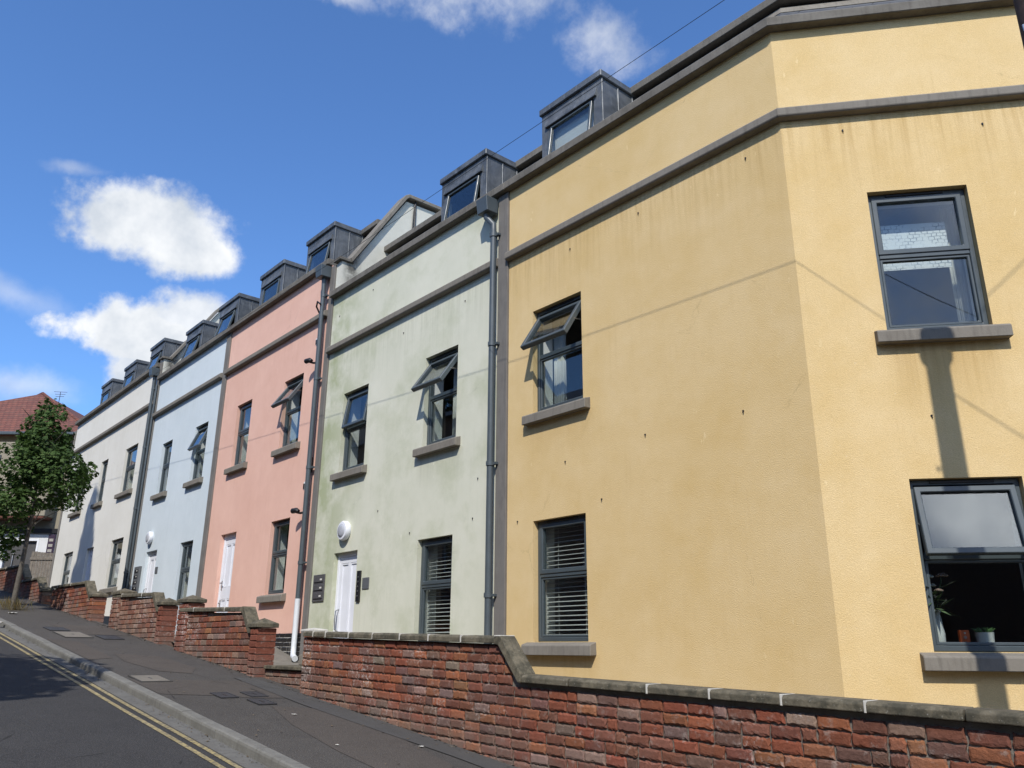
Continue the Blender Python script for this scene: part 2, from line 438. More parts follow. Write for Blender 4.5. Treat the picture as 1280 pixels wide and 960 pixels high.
M['pot'] = simple('white ceramic', (.70,.70,.68), .3, .03, 3)
M['succ'] = simple('green succulent', (.06,.13,.04), .5, .3, 30)
M['stem'] = simple('dark stem', (.055,.095,.035), .7, .3, 20)
M['petal'] = simple('white petal', (.62,.60,.55), .7, .08, 20)
M['petal2'] = simple('dusty pink petal', (.38,.26,.22), .7, .1, 20)
M['cardboard'] = simple('pale paper', (.6,.58,.52), .8, .05, 8)
M['plaque'] = simple('slate plaque', (.11,.115,.12), .45, .06, 8)
M['mailbox'] = simple('grey metal letterbox', (.085,.082,.083), .4, .06, 6)
M['grass'] = leaf_mat('dry grass', (.20,.145,.06), (.15,.13,.05), (.12,.10,.03))

# ------------------------------------------------------------------ terrain
def G(x): return -.10896*x + .4325           # pavement level along the sloping street
KB, KF, KH = -3.65, -3.765, .085             # kerb back / front / height
def sheet(name, x0, x1, y0, y1, dz, mat, nx=60, wob=0., T=None):
    mb = MB(); P = []; fs = []
    for i in range(nx+1):
        x = x0+(x1-x0)*i/nx
        for y in (y0, y1): P.append((x, y + (wob*math.sin(x*1.7+y) if wob else 0), G(x)+dz))
    for i in range(nx): fs.append((2*i,2*i+2,2*i+3,2*i+1))
    if T:
        P = [T(*p) for p in P]
    mb.add(P, fs); return mb.build(name, mat)
kind(sheet('ground', -260, 260, -260, 260, -.6, M['soil'], 20), 'structure')
kind(sheet('road', -90, 60, -8.2, KF, -KH, M['road']), 'structure')
kind(sheet('pavement', -90, 60, KB, -1.9, 0, M['pave']), 'structure')
kind(sheet('pavement_far_side', -90, 60, -10.6, -8.2, .02, M['pave']), 'structure')
mb = MB()
x = -60.
while x < 30:
    L = .9
    x1 = x+L-.006
    j = rnd.uniform(-.004,.004)
    prof = [(KB-.002,-.3),(KB-.002,.006+j),(KF+.022,.006+j),(KF+.006,-.004+j),(KF+j*.5,-.022),(KF-.003,-.3)]
    P = [(xx, y, G(xx)+z) for xx in (x, x1) for y, z in prof]
    m_ = len(prof)
    mb.add(P, [(k,(k+1)%m_,m_+(k+1)%m_,m_+k) for k in range(m_)]+[tuple(range(m_)),tuple(range(2*m_-1,m_-1,-1))])
    x += L
kind(mb.build('kerb', M['kerb']), 'structure')
kind(sheet('kerb_joint_bed', -60, 30, KB-.01, KF+.02, -.012, M['soil']), 'structure')
mb = MB(); x = -60.
while x < 30:
    P = [(xx,y,G(xx)-KH+.006) for xx in (x+.004, x+.596) for y in (KF-.004, -3.945)]
    P += [(p[0],p[1],p[2]-.05) for p in P]
    mb.add(P, [(0,2,3,1),(0,1,5,4),(1,3,7,5),(3,2,6,7),(2,0,4,6)]); x += .6
kind(mb.build('gutter_channel', M['gutter']), 'structure')
for y in (-3.965, -4.085):
    kind(sheet('yellow_line', -60, 30, y-.05, y, -KH+.005, M['yline'], 120, .004), 'structure')
# repaired areas of the pavement
def patch(pts, mat, dz, name='pavement_patch'):
    mb = MB(); mb.add([(x,y,G(x)+dz) for x,y in pts], [tuple(range(len(pts)))]); return kind(mb.build(name, mat), 'structure')
patch([(-7.35,-3.63),(-7.15,-2.9),(-6.95,-2.05),(-5.6,-2.05),(-5.75,-2.75),(-5.95,-3.0),(-6.2,-3.63)], M['patch'], .004)
patch([(-5.2,-2.75),(-4.9,-2.25),(-3.3,-2.3),(-2.2,-2.5),(-1.6,-3.2),(-3.0,-3.15),(-4.2,-3.0)], M['patch'], .004)
patch([(-9.9,-3.1),(-9.6,-2.55),(-8.3,-2.45),(-7.75,-2.7),(-8.0,-3.05),(-9.0,-3.2)], M['patch'], .004)
patch([(-11.9,-3.62),(-11.5,-3.2),(-9.4,-3.25),(-9.2,-3.62)], M['patch'], .004)
patch([(-14.6,-3.0),(-14.4,-2.1),(-12.6,-2.1),(-12.8,-2.95)], M['patch'], .004)
patch([(-1.4,-3.63),(-1.5,-2.05),(3.0,-2.05),(3.0,-3.63)], M['patch'], .004)
patch([(-7.2,-2.05),(-7.3,-2.32),(-5.2,-2.38),(-2.5,-2.3),(0,-2.35),(0,-2.02),(-6,-2.02)], M['darkpatch'], .008)
# dirt along the foot of the garden wall
mb = MB()
for i in range(520):
    x = rnd.uniform(-20,1.5); y = -2.0 - abs(rnd.gauss(0,.06)); r = rnd.uniform(.006,.028)
    mb.add([(x+r*math.cos(a)*rnd.uniform(.6,1.3), y+r*math.sin(a)*.7, G(x)+.002+rnd.uniform(0,.012)) for a in (0,1.3,2.5,3.8,5.0)], [(0,1,2,3,4)])
kind(mb.build('wall_foot_debris', M['soil']), 'stuff')
mb = MB()
for i in range(420):
    x = rnd.uniform(-17,0); y = KF-.012-abs(rnd.gauss(0,.05)) if i < 260 else rnd.uniform(-3.6,-2.1); r = rnd.uniform(.005,.02)
    zb = G(x)+(-KH+.009 if i < 260 else .010); a0 = rnd.uniform(0,6)
    mb.add([(x+r*math.cos(a0+a)*rnd.uniform(.7,1.3), y+r*math.sin(a0+a)*.6, zb+rnd.uniform(0,.008)) for a in (0,1.6,3.1,4.6)], [(0,1,2,3)], 0)
kind(mb.build('gutter_grit', simple('dead leaf litter', (.13,.095,.055), .95, .5, 30)), 'stuff')
# level of the front areas behind the garden walls
PATH = [(5,.7),(-1,.9),(-4.6,1.05),(-5.9,1.30),(-9.9,1.38),(-11.2,1.7),(-15,1.88),(-19.9,1.9),(-20.4,2.4),(-30,2.6)]
mb = MB(); P = []; 
for x,z in PATH: P += [(x,-1.8,z),(x,.28,z)]
mb.add(P, [(2*i,2*i+1,2*i+3,2*i+2) for i in range(len(PATH)-1)])
kind(mb.build('front_path', M['concrete']), 'structure')

# ------------------------------------------------------------------ windows, doors
def window(parent, F, u0, u1, z0, z1, ang=0, sill=True, blind=False, curtain=None, stay=True, split=.46, sill_w=.12, roller=None):
    zt = z1-split*(z1-z0)
    of, ob = -.075, -.145
    mb = MB(); mb.ring(u0+.002,u1-.002,z0+.002,z1-.002,.05,of,ob,F); mb.box(u0+.052,u1-.052,ob,of,zt-.03,zt+.03,F)
    w = mb.build('window', M['frame'], parent, .006)
    # lower fixed light with its bead
    mb = MB(); mb.ring(u0+.053,u1-.053,z0+.053,zt-.031,.028,of-.012,ob+.01,F); mb.build('bead', M['frame'], w, .006)
    mb = MB(); mb.box(u0+.07,u1-.07,-.118,-.112,z0+.07,zt-.05,F); mb.build('pane', M['glass'], w)
    # top hung sash
    a = math.radians(ang); zh = z1-.045-.10*math.sin(a); oh = of-.01+.02*math.sin(a)
    def T(u,o,z):
        do = o-oh; dz = zh-z
        return (u, oh+do*math.cos(a)+dz*math.sin(a), zh-(dz*math.cos(a)-do*math.sin(a)))
    b0, b1 = zh-(z1-.045-zt)+.012, zh
    mb = MB(); mb.ring(u0+.045,u1-.045,b0,b1,.055,oh+.022,oh-.05,F,T); mb.build('sash', M['frame'], w, .007)
    mb = MB(); P=[T(u,o,z) for o in (oh-.02,oh-.014) for u,z in ((u0+.09,b0+.045),(u1-.09,b0+.045),(u1-.09,b1-.045),(u0+.09,b1-.045))]
    mb.add([F(*p) for p in P], [(0,1,2,3),(4,7,6,5),(0,4,5,1),(1,5,6,2),(2,6,7,3),(3,7,4,0)]); mb.build('pane', M['glass'], w)
    if ang > 5 and stay:
        for ue in (u0+.05, u1-.05):
            mb = MB(); p = T(ue, oh-.02, b0+.28); mb.tube([F(ue,ob+.03,zt+.06+.25), F(ue,p[1],p[2])], .008, 6); mb.build('stay', M['steel'], w)
    mb = MB(); mb.box(u0+.2*(u1-u0),u1-.22*(u1-u0),of-.005,of+.014,z1-.035,z1-.012,F); mb.build('trickle_vent', M['black'], w, .003)
    # inner white reveal lining
    mb = MB()
    for (a0,a1,c0,c1) in ((u0,u0+.012,z0,z1),(u1-.012,u1,z0,z1),(u0+.013,u1-.013,z0,z0+.014),(u0+.013,u1-.013,z1-.012,z1)):
        mb.box(a0,a1,-.36,ob-.002,c0,c1,F)
    mb.build('lining', M['reveal'], w)
    if sill:
        prof = [(-.07,z0+.0),(-.07,z0-.15),(.10,z0-.155),(.10,z0-.045),(.085,z0-.03),(-.02,z0+.0)]
        mb = MB(); us = (u0-sill_w, u1+sill_w); P = [F(u,o,z) for u in us for o,z in prof]; n = len(prof)
        mb.add(P, [(k,(k+1)%n,n+(k+1)%n,n+k) for k in range(n)]+[tuple(range(n)),tuple(range(2*n-1,n-1,-1))])
        mb.build('sill', M['trim'], w, .006)
    if blind:
        mb = MB(); z = z0+.07
        while z < z1-.06:
            P = [F(u,o,z+dz) for u in (u0+.03,u1-.03) for o,dz in ((-.20,.006),(-.235,.016),(-.235,.019),(-.20,.009))]
            if rnd.random() < .97: mb.add(P, [(0,1,5,4),(1,2,6,5),(2,3,7,6),(3,0,4,7),(0,3,2,1),(4,5,6,7)])
            z += .056
        for uu in (u0+.25*(u1-u0), u0+.75*(u1-u0)): mb.box(uu-.002,uu+.002,-.218,-.214,z0+.06,z1-.03,F)
        mb.box(u0+.03,u1-.03,-.24,-.195,z1-.05,z1-.014,F)
        mb.build('blind', M['blind'], w)
    if roller:
        mb = MB(); mb.box(u0+roller[0]*(u1-u0),u0+roller[1]*(u1-u0),-.30,-.296,z0+roller[2]*(z1-z0),z0+roller[3]*(z1-z0),F); mb.build('roller_blind', M['sketch'], w)
    if curtain:
        for (f0,f1,mt,zb,zt2) in curtain:
            mb = MB(); n = 26; P = []
            for i in range(n+1):
                t = i/n; u = u0+(u1-u0)*(f0+(f1-f0)*t)
                o = -.40+.022*math.sin(i*1.9)+.01*math.sin(i*4.3)
                zz = zb if not callable(zb) else zb(t)
                P += [F(u,o,z0+zz*(z1-z0)), F(u,o,z0+zt2*(z1-z0)), F(u,o-.006,z0+zz*(z1-z0)), F(u,o-.006,z0+zt2*(z1-z0))]
            fs = []
            for i in range(n):
                k = 4*i; fs += [(k,k+4,k+5,k+1),(k+2,k+3,k+7,k+6),(k+1,k+5,k+7,k+3),(k,k+2,k+6,k+4)]
            mb.add(P, fs); mb.build('curtain', M[mt], w, smooth='all')
    return w

def door(parent, F, u0, u1, z0, z1, panels, hand='left', handle='bar'):
    mb = MB()
    mb.add([],[]); o0, o1 = -.08, -.15
    P = []
    for o in (o0,o1): P += [(u0+.002,o,z0),(u0+.07,o,z0),(u0+.07,o,z1-.07),(u1-.07,o,z1-.07),(u1-.07,o,z0),(u1-.002,o,z0),(u1-.002,o,z1-.002),(u0+.002,o,z1-.002)]
    fr = [(0,1,2,7),(2,3,6,7),(3,4,5,6)]
    fs = fr + [tuple(8+i for i in f[::-1]) for f in fr]
    for a,b in ((0,1),(1,2),(2,3),(3,4),(4,5),(5,6),(6,7),(7,0)): fs.append((a,8+a,8+b,b))
    mb.add([F(*p) for p in P], fs)
    d = mb.build('door', M['white'], parent, .004)
    a0,a1,b1 = u0+.074,u1-.074,z1-.074
    w = a1-a0; h = b1-z0
    holes = [(a0+w*p[0],a0+w*p[1],z0+h*p[2],z0+h*p[3]) for p in panels]
    mb = MB(); wall_grid(mb, F, [a0,a1], [z0+.01,b1], holes, -.095, -.145, -.115)
    leaf = mb.build('door_leaf', M['white'], d)
    mb = MB()
    for h_ in holes: mb.ring(h_[0]+.004,h_[1]-.004,h_[2]+.004,h_[3]-.004,.022,-.099,-.114,F)
    mb.build('panel_moulding', M['white'], d)
    uh = a0+.05 if hand == 'left' else a1-.05
    mb = MB()
    if handle == 'bar':
        zc = z0+1.0
        mb.tube([F(uh,-.095,zc-.18),F(uh,-.04,zc-.15),F(uh-.0,-.03,zc),F(uh,-.04,zc+.15),F(uh,-.095,zc+.18)], .012, 8)
    else:
        zc = z0+1.02; mb.box(uh-.018,uh+.018,-.094,-.086,zc-.1,zc+.1,F); mb.tube([F(uh,-.09,zc+.05),F(uh,-.045,zc+.05),F(uh+.11,-.04,zc+.05)], .011, 8)
    mb.build('handle', M['steel'], d)
    mb = MB(); mb.box(uh-.02,uh+.02,-.094,-.084,z0+.58,z0+.72,F); mb.tube([F(uh,-.084,z0+.65),F(uh,-.06,z0+.65)], .018, 10); mb.build('lock', M['steel'], d)
    return d

def dormer(parent, c, dz, ang=10, blind=False):
    F = FA; u0, u1 = c-.62, c+.62; zt = 9.485+dz; z0 = 8.2+dz; of = -.325
    mb = MB(); wall_grid(mb, F, [u0,u1], [z0,zt], [(c-.47,c+.47,8.36+dz,9.22+dz)], of, of-.09)
    for a,b in ((u0,u0+.05),(u1-.05,u1)):
        mb.add([F(a,of-.091,z0),F(b,of-.091,z0),F(b,-1.22,z0),F(a,-1.22,z0),F(a,of-.091,zt),F(b,of-.091,zt),F(b,-1.22,zt),F(a,-1.22,zt)],
               [(0,3,2,1),(4,5,6,7),(0,1,5,4),(1,2,6,5),(2,3,7,6),(3,0,4,7)])
    d = mb.build('dormer', M['lead'], parent)
    # standing seams of the lead and the sloping drip over the window
    mb = MB()
    for x in (u0,u1):
        s = -1 if x == u0 else 1
        for y in (.34,.68,1.0):
            mb = MB(); mb.tube([(x+s*.004,y,z0),(x+s*.004,y,zt)], .012, 6); mb.build('lead_roll', M['lead'], d, smooth=True)
    P = [F(u,o,z) for u in (c-.53,c+.53) for o,z in ((of+.002,9.36+dz),(of+.04,9.235+dz),(of+.04,9.215+dz),(of+.002,9.215+dz))]
    mb = MB(); mb.add(P, [(0,1,5,4),(1,2,6,5),(2,3,7,6),(3,0,4,7),(0,3,2,1),(4,5,6,7)]); mb.build('lead_apron', M['lead'], d)
    mb = MB(); P = []
    for o in (-.30,-1.42):
        P += [(u0-.05,o),(u1+.05,o)]
    mb.box(u0-.035,u1+.035,.285,1.42,zt,zt+.115)
    mb.build('dormer_roof', M['lead'], d, .012)
    # tilted window
    a = math.radians(ang); oh = of-.02; zh = 9.205+dz
    def T(u,o,z):
        do = o-oh; e = zh-z; return (u, oh+do*math.cos(a)+e*math.sin(a), zh-(e*math.cos(a)-do*math.sin(a)))
    mb = MB(); mb.ring(c-.465,c+.465,8.365+dz,9.215+dz,.04,of-.03,of-.085,F); mb.build('dormer_frame', M['frame'], d, .005)
    mb = MB(); mb.ring(c-.44,c+.44,8.40+dz,9.195+dz,.045,oh+.03,oh-.02,F,T); mb.build('sash', M['frame'], d, .006)
    P = [F(*T(u,o,z)) for o in (oh,oh+.006) for u,z in ((c-.40,8.44+dz),(c+.40,8.44+dz),(c+.40,9.16+dz),(c-.40,9.16+dz))]
    mb = MB(); mb.add(P, [(0,1,2,3),(4,7,6,5),(0,4,5,1),(1,5,6,2),(2,6,7,3),(3,7,4,0)]); mb.build('pane', M['glass'], d)
    if blind:
        mb = MB(); mb.box(c-.46,c+.46,-(of-.093),-(of-.097),8.3+dz,9.215+dz); mb.build('blind', M['blind'], d)
    mb = MB(); mb.box(u0+.055,u1-.055,1.2,1.215,z0,zt-.005); mb.build('dormer_back', M['plaster'], d)
    return d

# ------------------------------------------------------------------ a terraced house
COP = [(-.34,8.205),(.12,8.2),(.12,8.315),(.10,8.33),(-.34,8.345)]
STR = [(.0,7.02),(.085,7.03),(.10,7.045),(.10,7.125),(.085,7.145),(.0,7.175)]
def shifted(prof, dz): return [(o,z+dz) for o,z in prof]
def house(name, label, mat, u0, u1, base, dzc, dzs, wins, doors, dorms, cop_ext=0, pier=None, fixings=()):
    corner = u1 > 0
    x0 = u0; zc = 8.203+dzc
    h = thing(name, ((u0+min(u1,0))/2, .15, base), label, 'house', 'coloured terraced houses')
    F = FAB if corner else FA
    holes = [(w[1],w[2],w[3],w[4]) for w in wins] + [(d[0],d[1],d[2],d[3]) for d in doors]
    mb = MB(); us = [u0,u1]+([0] if corner else [])
    wall_grid(mb, F, us, [base,zc], holes, 0, -.3)
    mb.build('wall', mat, h)
    pth = [P2(u0)]+([(0,0)] if corner else [])+[P2(u1)]
    g = .004
    mb = MB(); cpath = [pth[0]]+pth[1:-1]+[P2(u1+cop_ext)]
    mb.extrude(shifted(COP,dzc), cpath); mb.build('parapet_coping', M['coping'], h, .008)
    mb = MB(); sp = [P2(u0+.0)]+([(0,0)] if corner else [])+[P2(u1)]
    mb.extrude(shifted(STR,dzs), sp); mb.build('string_course', M['trim'], h, .006)
    # mansard roof, light flashing strip and flat roof edge
    z = dzc
    mb = MB(); mb.extrude([(-.22,8.22+z),(-.98,9.31+z),(-1.04,9.31+z),(-.30,8.22+z)], pth); mb.build('roof', M['slate'], h)
    mb = MB(); mb.extrude([(-.975,9.315+z),(-1.03,9.435+z),(-1.4,9.435+z),(-1.4,9.315+z)], pth); mb.build('roof_flashing', M['trim'], h)
    mb = MB(); mb.extrude([(-.95,9.50+z),(-.95,9.62+z),(-.98,9.635+z),(-5.5,9.66+z),(-5.5,9.50+z)], pth); mb.build('roof_edge', M['coping'], h, .008)
    # dark rooms behind the openings
    for a, b, nm in ((base, 4.1+dzs, 'room'), (4.15+dzs, zc-.02, 'room')):
        mb = MB()
        if corner:
            poly = [FAB(u0+.05,-.302,0),FAB(0,-.302,0),FAB(u1-.05,-.302,0),(u1*bd[0]-.5,5,0),(u0+.05,5,0)]
        else:
            poly = [(u0+.05,.302,0),(u1-.05,.302,0),(u1-.05,5,0),(u0+.05,5,0)]
        n = len(poly); P = [(p[0],p[1],a) for p in poly]+[(p[0],p[1],b) for p in poly]
        mb.add(P[:n]+P[n:], [tuple(range(n)),tuple(range(2*n-1,n-1,-1))])
        st = 2 if corner else 1
        mb.add(P, [(k,(k+1)%n,n+(k+1)%n,n+k) for k in range(st,n)])
        mb.build(nm, M['plaster'], h)
    for w in wins:
        kw = w[5] if len(w) > 5 else {}
        window(h, w[0], w[1], w[2], w[3], w[4], **kw)
    for d in doors: door(h, FA, d[0], d[1], d[2], d[3], d[4], **d[5])
    for d in dorms: dormer(h, d[0], dzc+d[1], **d[2])
    if pier:
        for a,b,zt in pier:
            mb = MB(); mb.box(a,b,-.035,.02,base,zt); mb.build('pier', M['pier'], h, .006)
    for (Fx,u,zz) in fixings:
        mb = MB(); mb.tube([Fx(u,-.01,zz),Fx(u,.010,zz-.002)], .010, 6); mb.tube([Fx(u,.006,zz-.004),Fx(u+.004,.010,zz-.026)], .005, 5)
        mb.build('wall_tie', M['black'], h)
    return h

shr = lambda a,b: (a,b,'curtain',.02,.98)
yel = house('terraced_house', 'yellow corner house with angled front, nearest and widest of the row', M['yellow'], -4.46, 4.6, -.6, 0, 0,
    [(FA,-3.95,-3.02,4.60,6.07,dict(ang=33,curtain=[(.0,.22,'curtain',.02,.98)])),
     (FA,-3.95,-3.02,1.70,3.17,dict(blind=True)),
     (FB,.772,1.722,4.57,6.09,dict(roller=(.03,.84,.50,.84),curtain=[(.85,.98,'curtain',.02,.98)])),
     (FB,.772,1.722,1.61,3.11,dict(ang=12))],
    [], [(-3.46,0,dict(ang=8,blind=True))],
    pier=[(-4.68,-4.462,8.19)],
    fixings=[(FA,-2.0,6.78),(FA,-3.2,6.75),(FA,-.45,6.80),(FB,.62,6.85),(FB,1.98,6.78),(FA,-3.35,3.85),(FA,-2.75,3.3),(FA,-4.25,3.2),(FA,-2.05,3.95),(FA,-.75,3.95),(FB,1.05,3.7)])
mint = house('terraced_house', 'pale mint green house with green algae stains, between the yellow and pink houses', M['mint'], -9.79, -4.685, -.2, -.0, 0,
    [(FA,-9.11,-8.25,4.60,6.07,dict(ang=9)),
     (FA,-6.51,-5.65,4.60,6.07,dict(ang=35,curtain=[(.28,.44,'curtain',.02,.98)])),
     (FA,-6.53,-5.66,1.70,3.17,dict(blind=True,sill=False))],
    [(-9.05,-8.27,1.06,3.17,[(.08,.46,.33,.95),(.54,.92,.33,.95),(.08,.46,.06,.24),(.54,.92,.06,.24)],dict(handle='bar'))],
    [(-6.07,0,dict(ang=9))], cop_ext=.221, pier=[(-9.965,-9.793,8.95)],
    fixings=[(FA,-8.3,7.9),(FA,-9.5,7.75),(FA,-7.7,3.75),(FA,-6.75,3.3),(FA,-5.1,3.9),(FA,-5.5,6.75),(FA,-7.2,6.72),(FA,-5.2,3.35)])
pink = house('terraced_house', 'salmon pink house with a plain white door, between the mint and blue houses', M['pink'], -14.93, -9.97, 1.83, .81, .86,
    [(FA,-14.08,-13.28,5.48,6.93,dict(curtain=[(.02,.98,'drape',.02,.98)])),
     (FA,-11.68,-10.83,5.48,6.93,dict(ang=34,curtain=[(.03,.35,'drape',.02,.6)])),
     (FA,-11.68,-10.86,2.59,4.00,dict(curtain=[(.03,.97,'curtain',lambda t:.62+.03*math.sin(t*44),.98),(.03,.97,'curtain',.02,lambda t:.5) if False else (.03,.97,'curtain',.02,.50)]))],
    [(-14.17,-13.35,1.87,3.98,[(.10,.46,.48,.93),(.54,.90,.48,.93),(.10,.46,.10,.36),(.54,.90,.10,.36)],dict(handle='lever'))],
    [(-11.25,0,dict(ang=9)),(-13.67,0,dict(ang=4))], pier=[(-15.17,-14.932,9.0)])
blue = house('terraced_house', 'pale blue house with a round lamp over its door, between the pink and cream houses', M['blue'], -20.06, -15.172, 1.4, .81, .86,
    [(FA,-19.05,-18.28,5.53,6.93,dict()),
     (FA,-16.64,-15.81,5.53,6.93,dict(ang=22)),
     (FA,-16.66,-15.83,2.59,4.03,dict(sill=False,curtain=[(.03,.97,'drape',.02,.98)]))],
    [(-19.15,-18.30,1.9,4.01,[(.10,.46,.36,.94),(.54,.90,.36,.94),(.10,.46,.06,.27),(.54,.90,.06,.27)],dict(handle='bar'))],
    [(-16.24,0,dict(ang=14)),(-18.68,0,dict(ang=14))], cop_ext=.24)
cream = house('terraced_house', 'cream white house at the far upper end of the row, behind the street tree', M['cream'], -29.2, -20.24, 1.9, 1.28, 1.30,
    [(FA,-27.85,-26.76,6.05,7.41,dict()),(FA,-25.02,-24.28,6.03,7.41,dict()),(FA,-22.48,-21.32,6.02,7.39,dict(curtain=[(.03,.4,'drape',.02,.98)])),
     (FA,-27.95,-26.77,3.24,4.66,dict(sill=False)),(FA,-22.5,-21.36,3.24,4.62,dict())],
    [(-25.12,-24.33,2.5,4.60,[(.10,.46,.48,.93),(.54,.90,.48,.93),(.10,.46,.10,.36),(.54,.90,.10,.36)],dict(handle='lever'))],
    [(-21.95,-.06,dict(ang=15)),(-24.64,-.06,dict(ang=8)),(-27.33,-.06,dict(ang=4))], pier=[(-20.235,-20.065,9.6)])
# black engineering brick plinth under the pink house
def brick_course(mb, x0, x1, z, h, y0, y1, pal, L=.215, joint=.009, off=0., n_edge=1, jit=.002, tilt=0., clip=None):
    x = x0-off; pend = True
    while x < x1-.02:
        bl = L if rnd.random() < .84 else L*.5
        a = x0 if pend else max(x, x0); b = min(x+bl-joint, x1)
        x += bl
        if b-a < .05: continue
        pend = False
        if x1-b < .065: b = x1; x = x1
        if clip and not clip((a+b)/2, z+h/2): continue
        col = pal()
        # outline with slightly broken edges
        pts = []
        def seg(p, q, n):
            for i in range(n): t = i/n; pts.append((p[0]+(q[0]-p[0])*t, p[1]+(q[1]-p[1])*t))
        za, zb = z, z+h-joint
        seg((a,za),(b,za),3*n_edge); seg((b,za),(b,zb),max(1,n_edge)); seg((b,zb),(a,zb),3*n_edge); seg((a,zb),(a,za),max(1,n_edge))
        n = len(pts); cx, cz = (a+b)/2, (za+zb)/2
        pr = rnd.uniform(-.003,.004); R0 = []; R1 = []; R2 = []
        for px, pz in pts:
            j1, j2 = rnd.uniform(-jit,jit), rnd.uniform(-jit,jit)
            sx = 1 if px > cx else -1; sz = 1 if pz > cz else -1
            q = (px+j1, pz+j2); tz = tilt*(q[0])
            R2.append((q[0], y1, q[1]+tz)); R1.append((q[0], y0+.007, q[1]+tz))
            ins = .007+abs(rnd.gauss(0,jit*1.2))
            ix = px-sx*ins*(1 if abs(px-a) < 1e-6 or abs(px-b) < 1e-6 else .25); iz = pz-sz*ins
            if not (abs(pz-za) < 1e-6 or abs(pz-zb) < 1e-6): iz = pz
            R0.append((ix, y0-pr, iz+tz))
        P = R0+R1+R2
        fs = [tuple(range(n))]+[tuple(2*n+k for k in range(n))[::-1]]
        for k in range(n):
            k2 = (k+1) % n
            fs += [(k,n+k,n+k2,k2),(n+k,2*n+k,2*n+k2,n+k2)]
        mb.add(P, fs, 0, col)
PALS = [((.265,.082,.045),30),((.185,.072,.047),26),((.32,.115,.052),14),((.165,.095,.075),12),((.31,.135,.065),4),((.30,.20,.155),5),((.205,.155,.128),4),((.23,.10,.066),20)]
def pal():
    t = rnd.uniform(0, sum(w for _,w in PALS))
    for c,w in PALS:
        t -= w
        if t <= 0: break
    k = rnd.uniform(.8,1.2); return tuple(x*k*rnd.uniform(.93,1.07) for x in c)
def pal_brown():
    c = rnd.choice([(.26,.10,.06),(.30,.15,.095),(.21,.09,.06),(.32,.19,.13),(.18,.085,.06),(.36,.24,.18)]); k = rnd.uniform(.8,1.2); return tuple(x*k for x in c)
def pal_red(): 
    k = rnd.uniform(.8,1.2); return (.225*k,.072*k,.045*k)
def pal_black(): k = rnd.uniform(.5,1.5); return (.014*k,.014*k,.015*k)
mb = MB(); k = 0
zz = 1.25
while zz < 1.80:
    brick_course(mb, -14.9, -9.80, zz, .078, -.03, .0, pal_black, off=.11*(k%2)); zz += .078; k += 1
pl = mb.build('plinth', simple('black glazed brick', (.014,.014,.015), .35, .4, 20), pink)
mb = MB(); mb.box(-14.9,-9.80,-.022,.25,1.2,1.829); mb.build('plinth_mortar', M['lime'], pl)
# rendered party walls that step up above the lower roofs
def party(parent, x0, x1, zlow, dz, mat):
    prof = [(.005,zlow),(.005,8.98+dz),(.22,8.98+dz),(1.44,10.88+dz),(5.2,10.94+dz),(5.2,zlow)]
    mb = MB(); n = len(prof); P = [(x,y,z) for x in (x0,x1) for y,z in prof]
    mb.add(P, [(k,(k+1)%n,n+(k+1)%n,n+k) for k in range(n)]+[tuple(range(n)),tuple(range(2*n-1,n-1,-1))])
    p = mb.build('party_wall', mat, parent)
    cp = [(.20,8.99+dz),(1.40,10.89+dz),(1.46,10.95+dz),(5.2,11.0+dz)]
    mb = MB(); P = []
    for x in (x0-.05, x1+.09):
        P += [(x,y,z) for y,z in cp]+[(x,y-.035 if i<2 else y,z+.085) for i,(y,z) in enumerate(cp)]
    fs = []
    for i in range(3): fs += [(i,i+1,8+i+1,8+i),(4+i,8+4+i,8+5+i,5+i),(i,4+i,5+i,i+1),(8+i,8+i+1,8+5+i,8+4+i)]
    fs += [(0,8,12,4),(3,7,15,11)]
    mb.add(P, fs); mb.build('gable_coping', M['trim'], p, .008)
    mb = MB(); mb.box(x0-.03,x1+.05,-.07,.26,8.985+dz,9.05+dz); mb.build('kneeler', M['coping'], p, .008)
    return p
pw = party(pink, -9.79, -9.60, 8.36, 0, M['party'])
mb = MB(); mb.tube([(-9.575,1.66,10.15),(-9.575,1.66,10.95)], .02, 6); mb.tube([(-9.575,1.60,10.1),(-9.57,1.62,10.7),(-9.57,1.66,10.98)], .012, 6)
mb.build('aerial_mast', M['wire'], pw)
party(cream, -20.24, -20.05, 9.17, .72, M['party'])

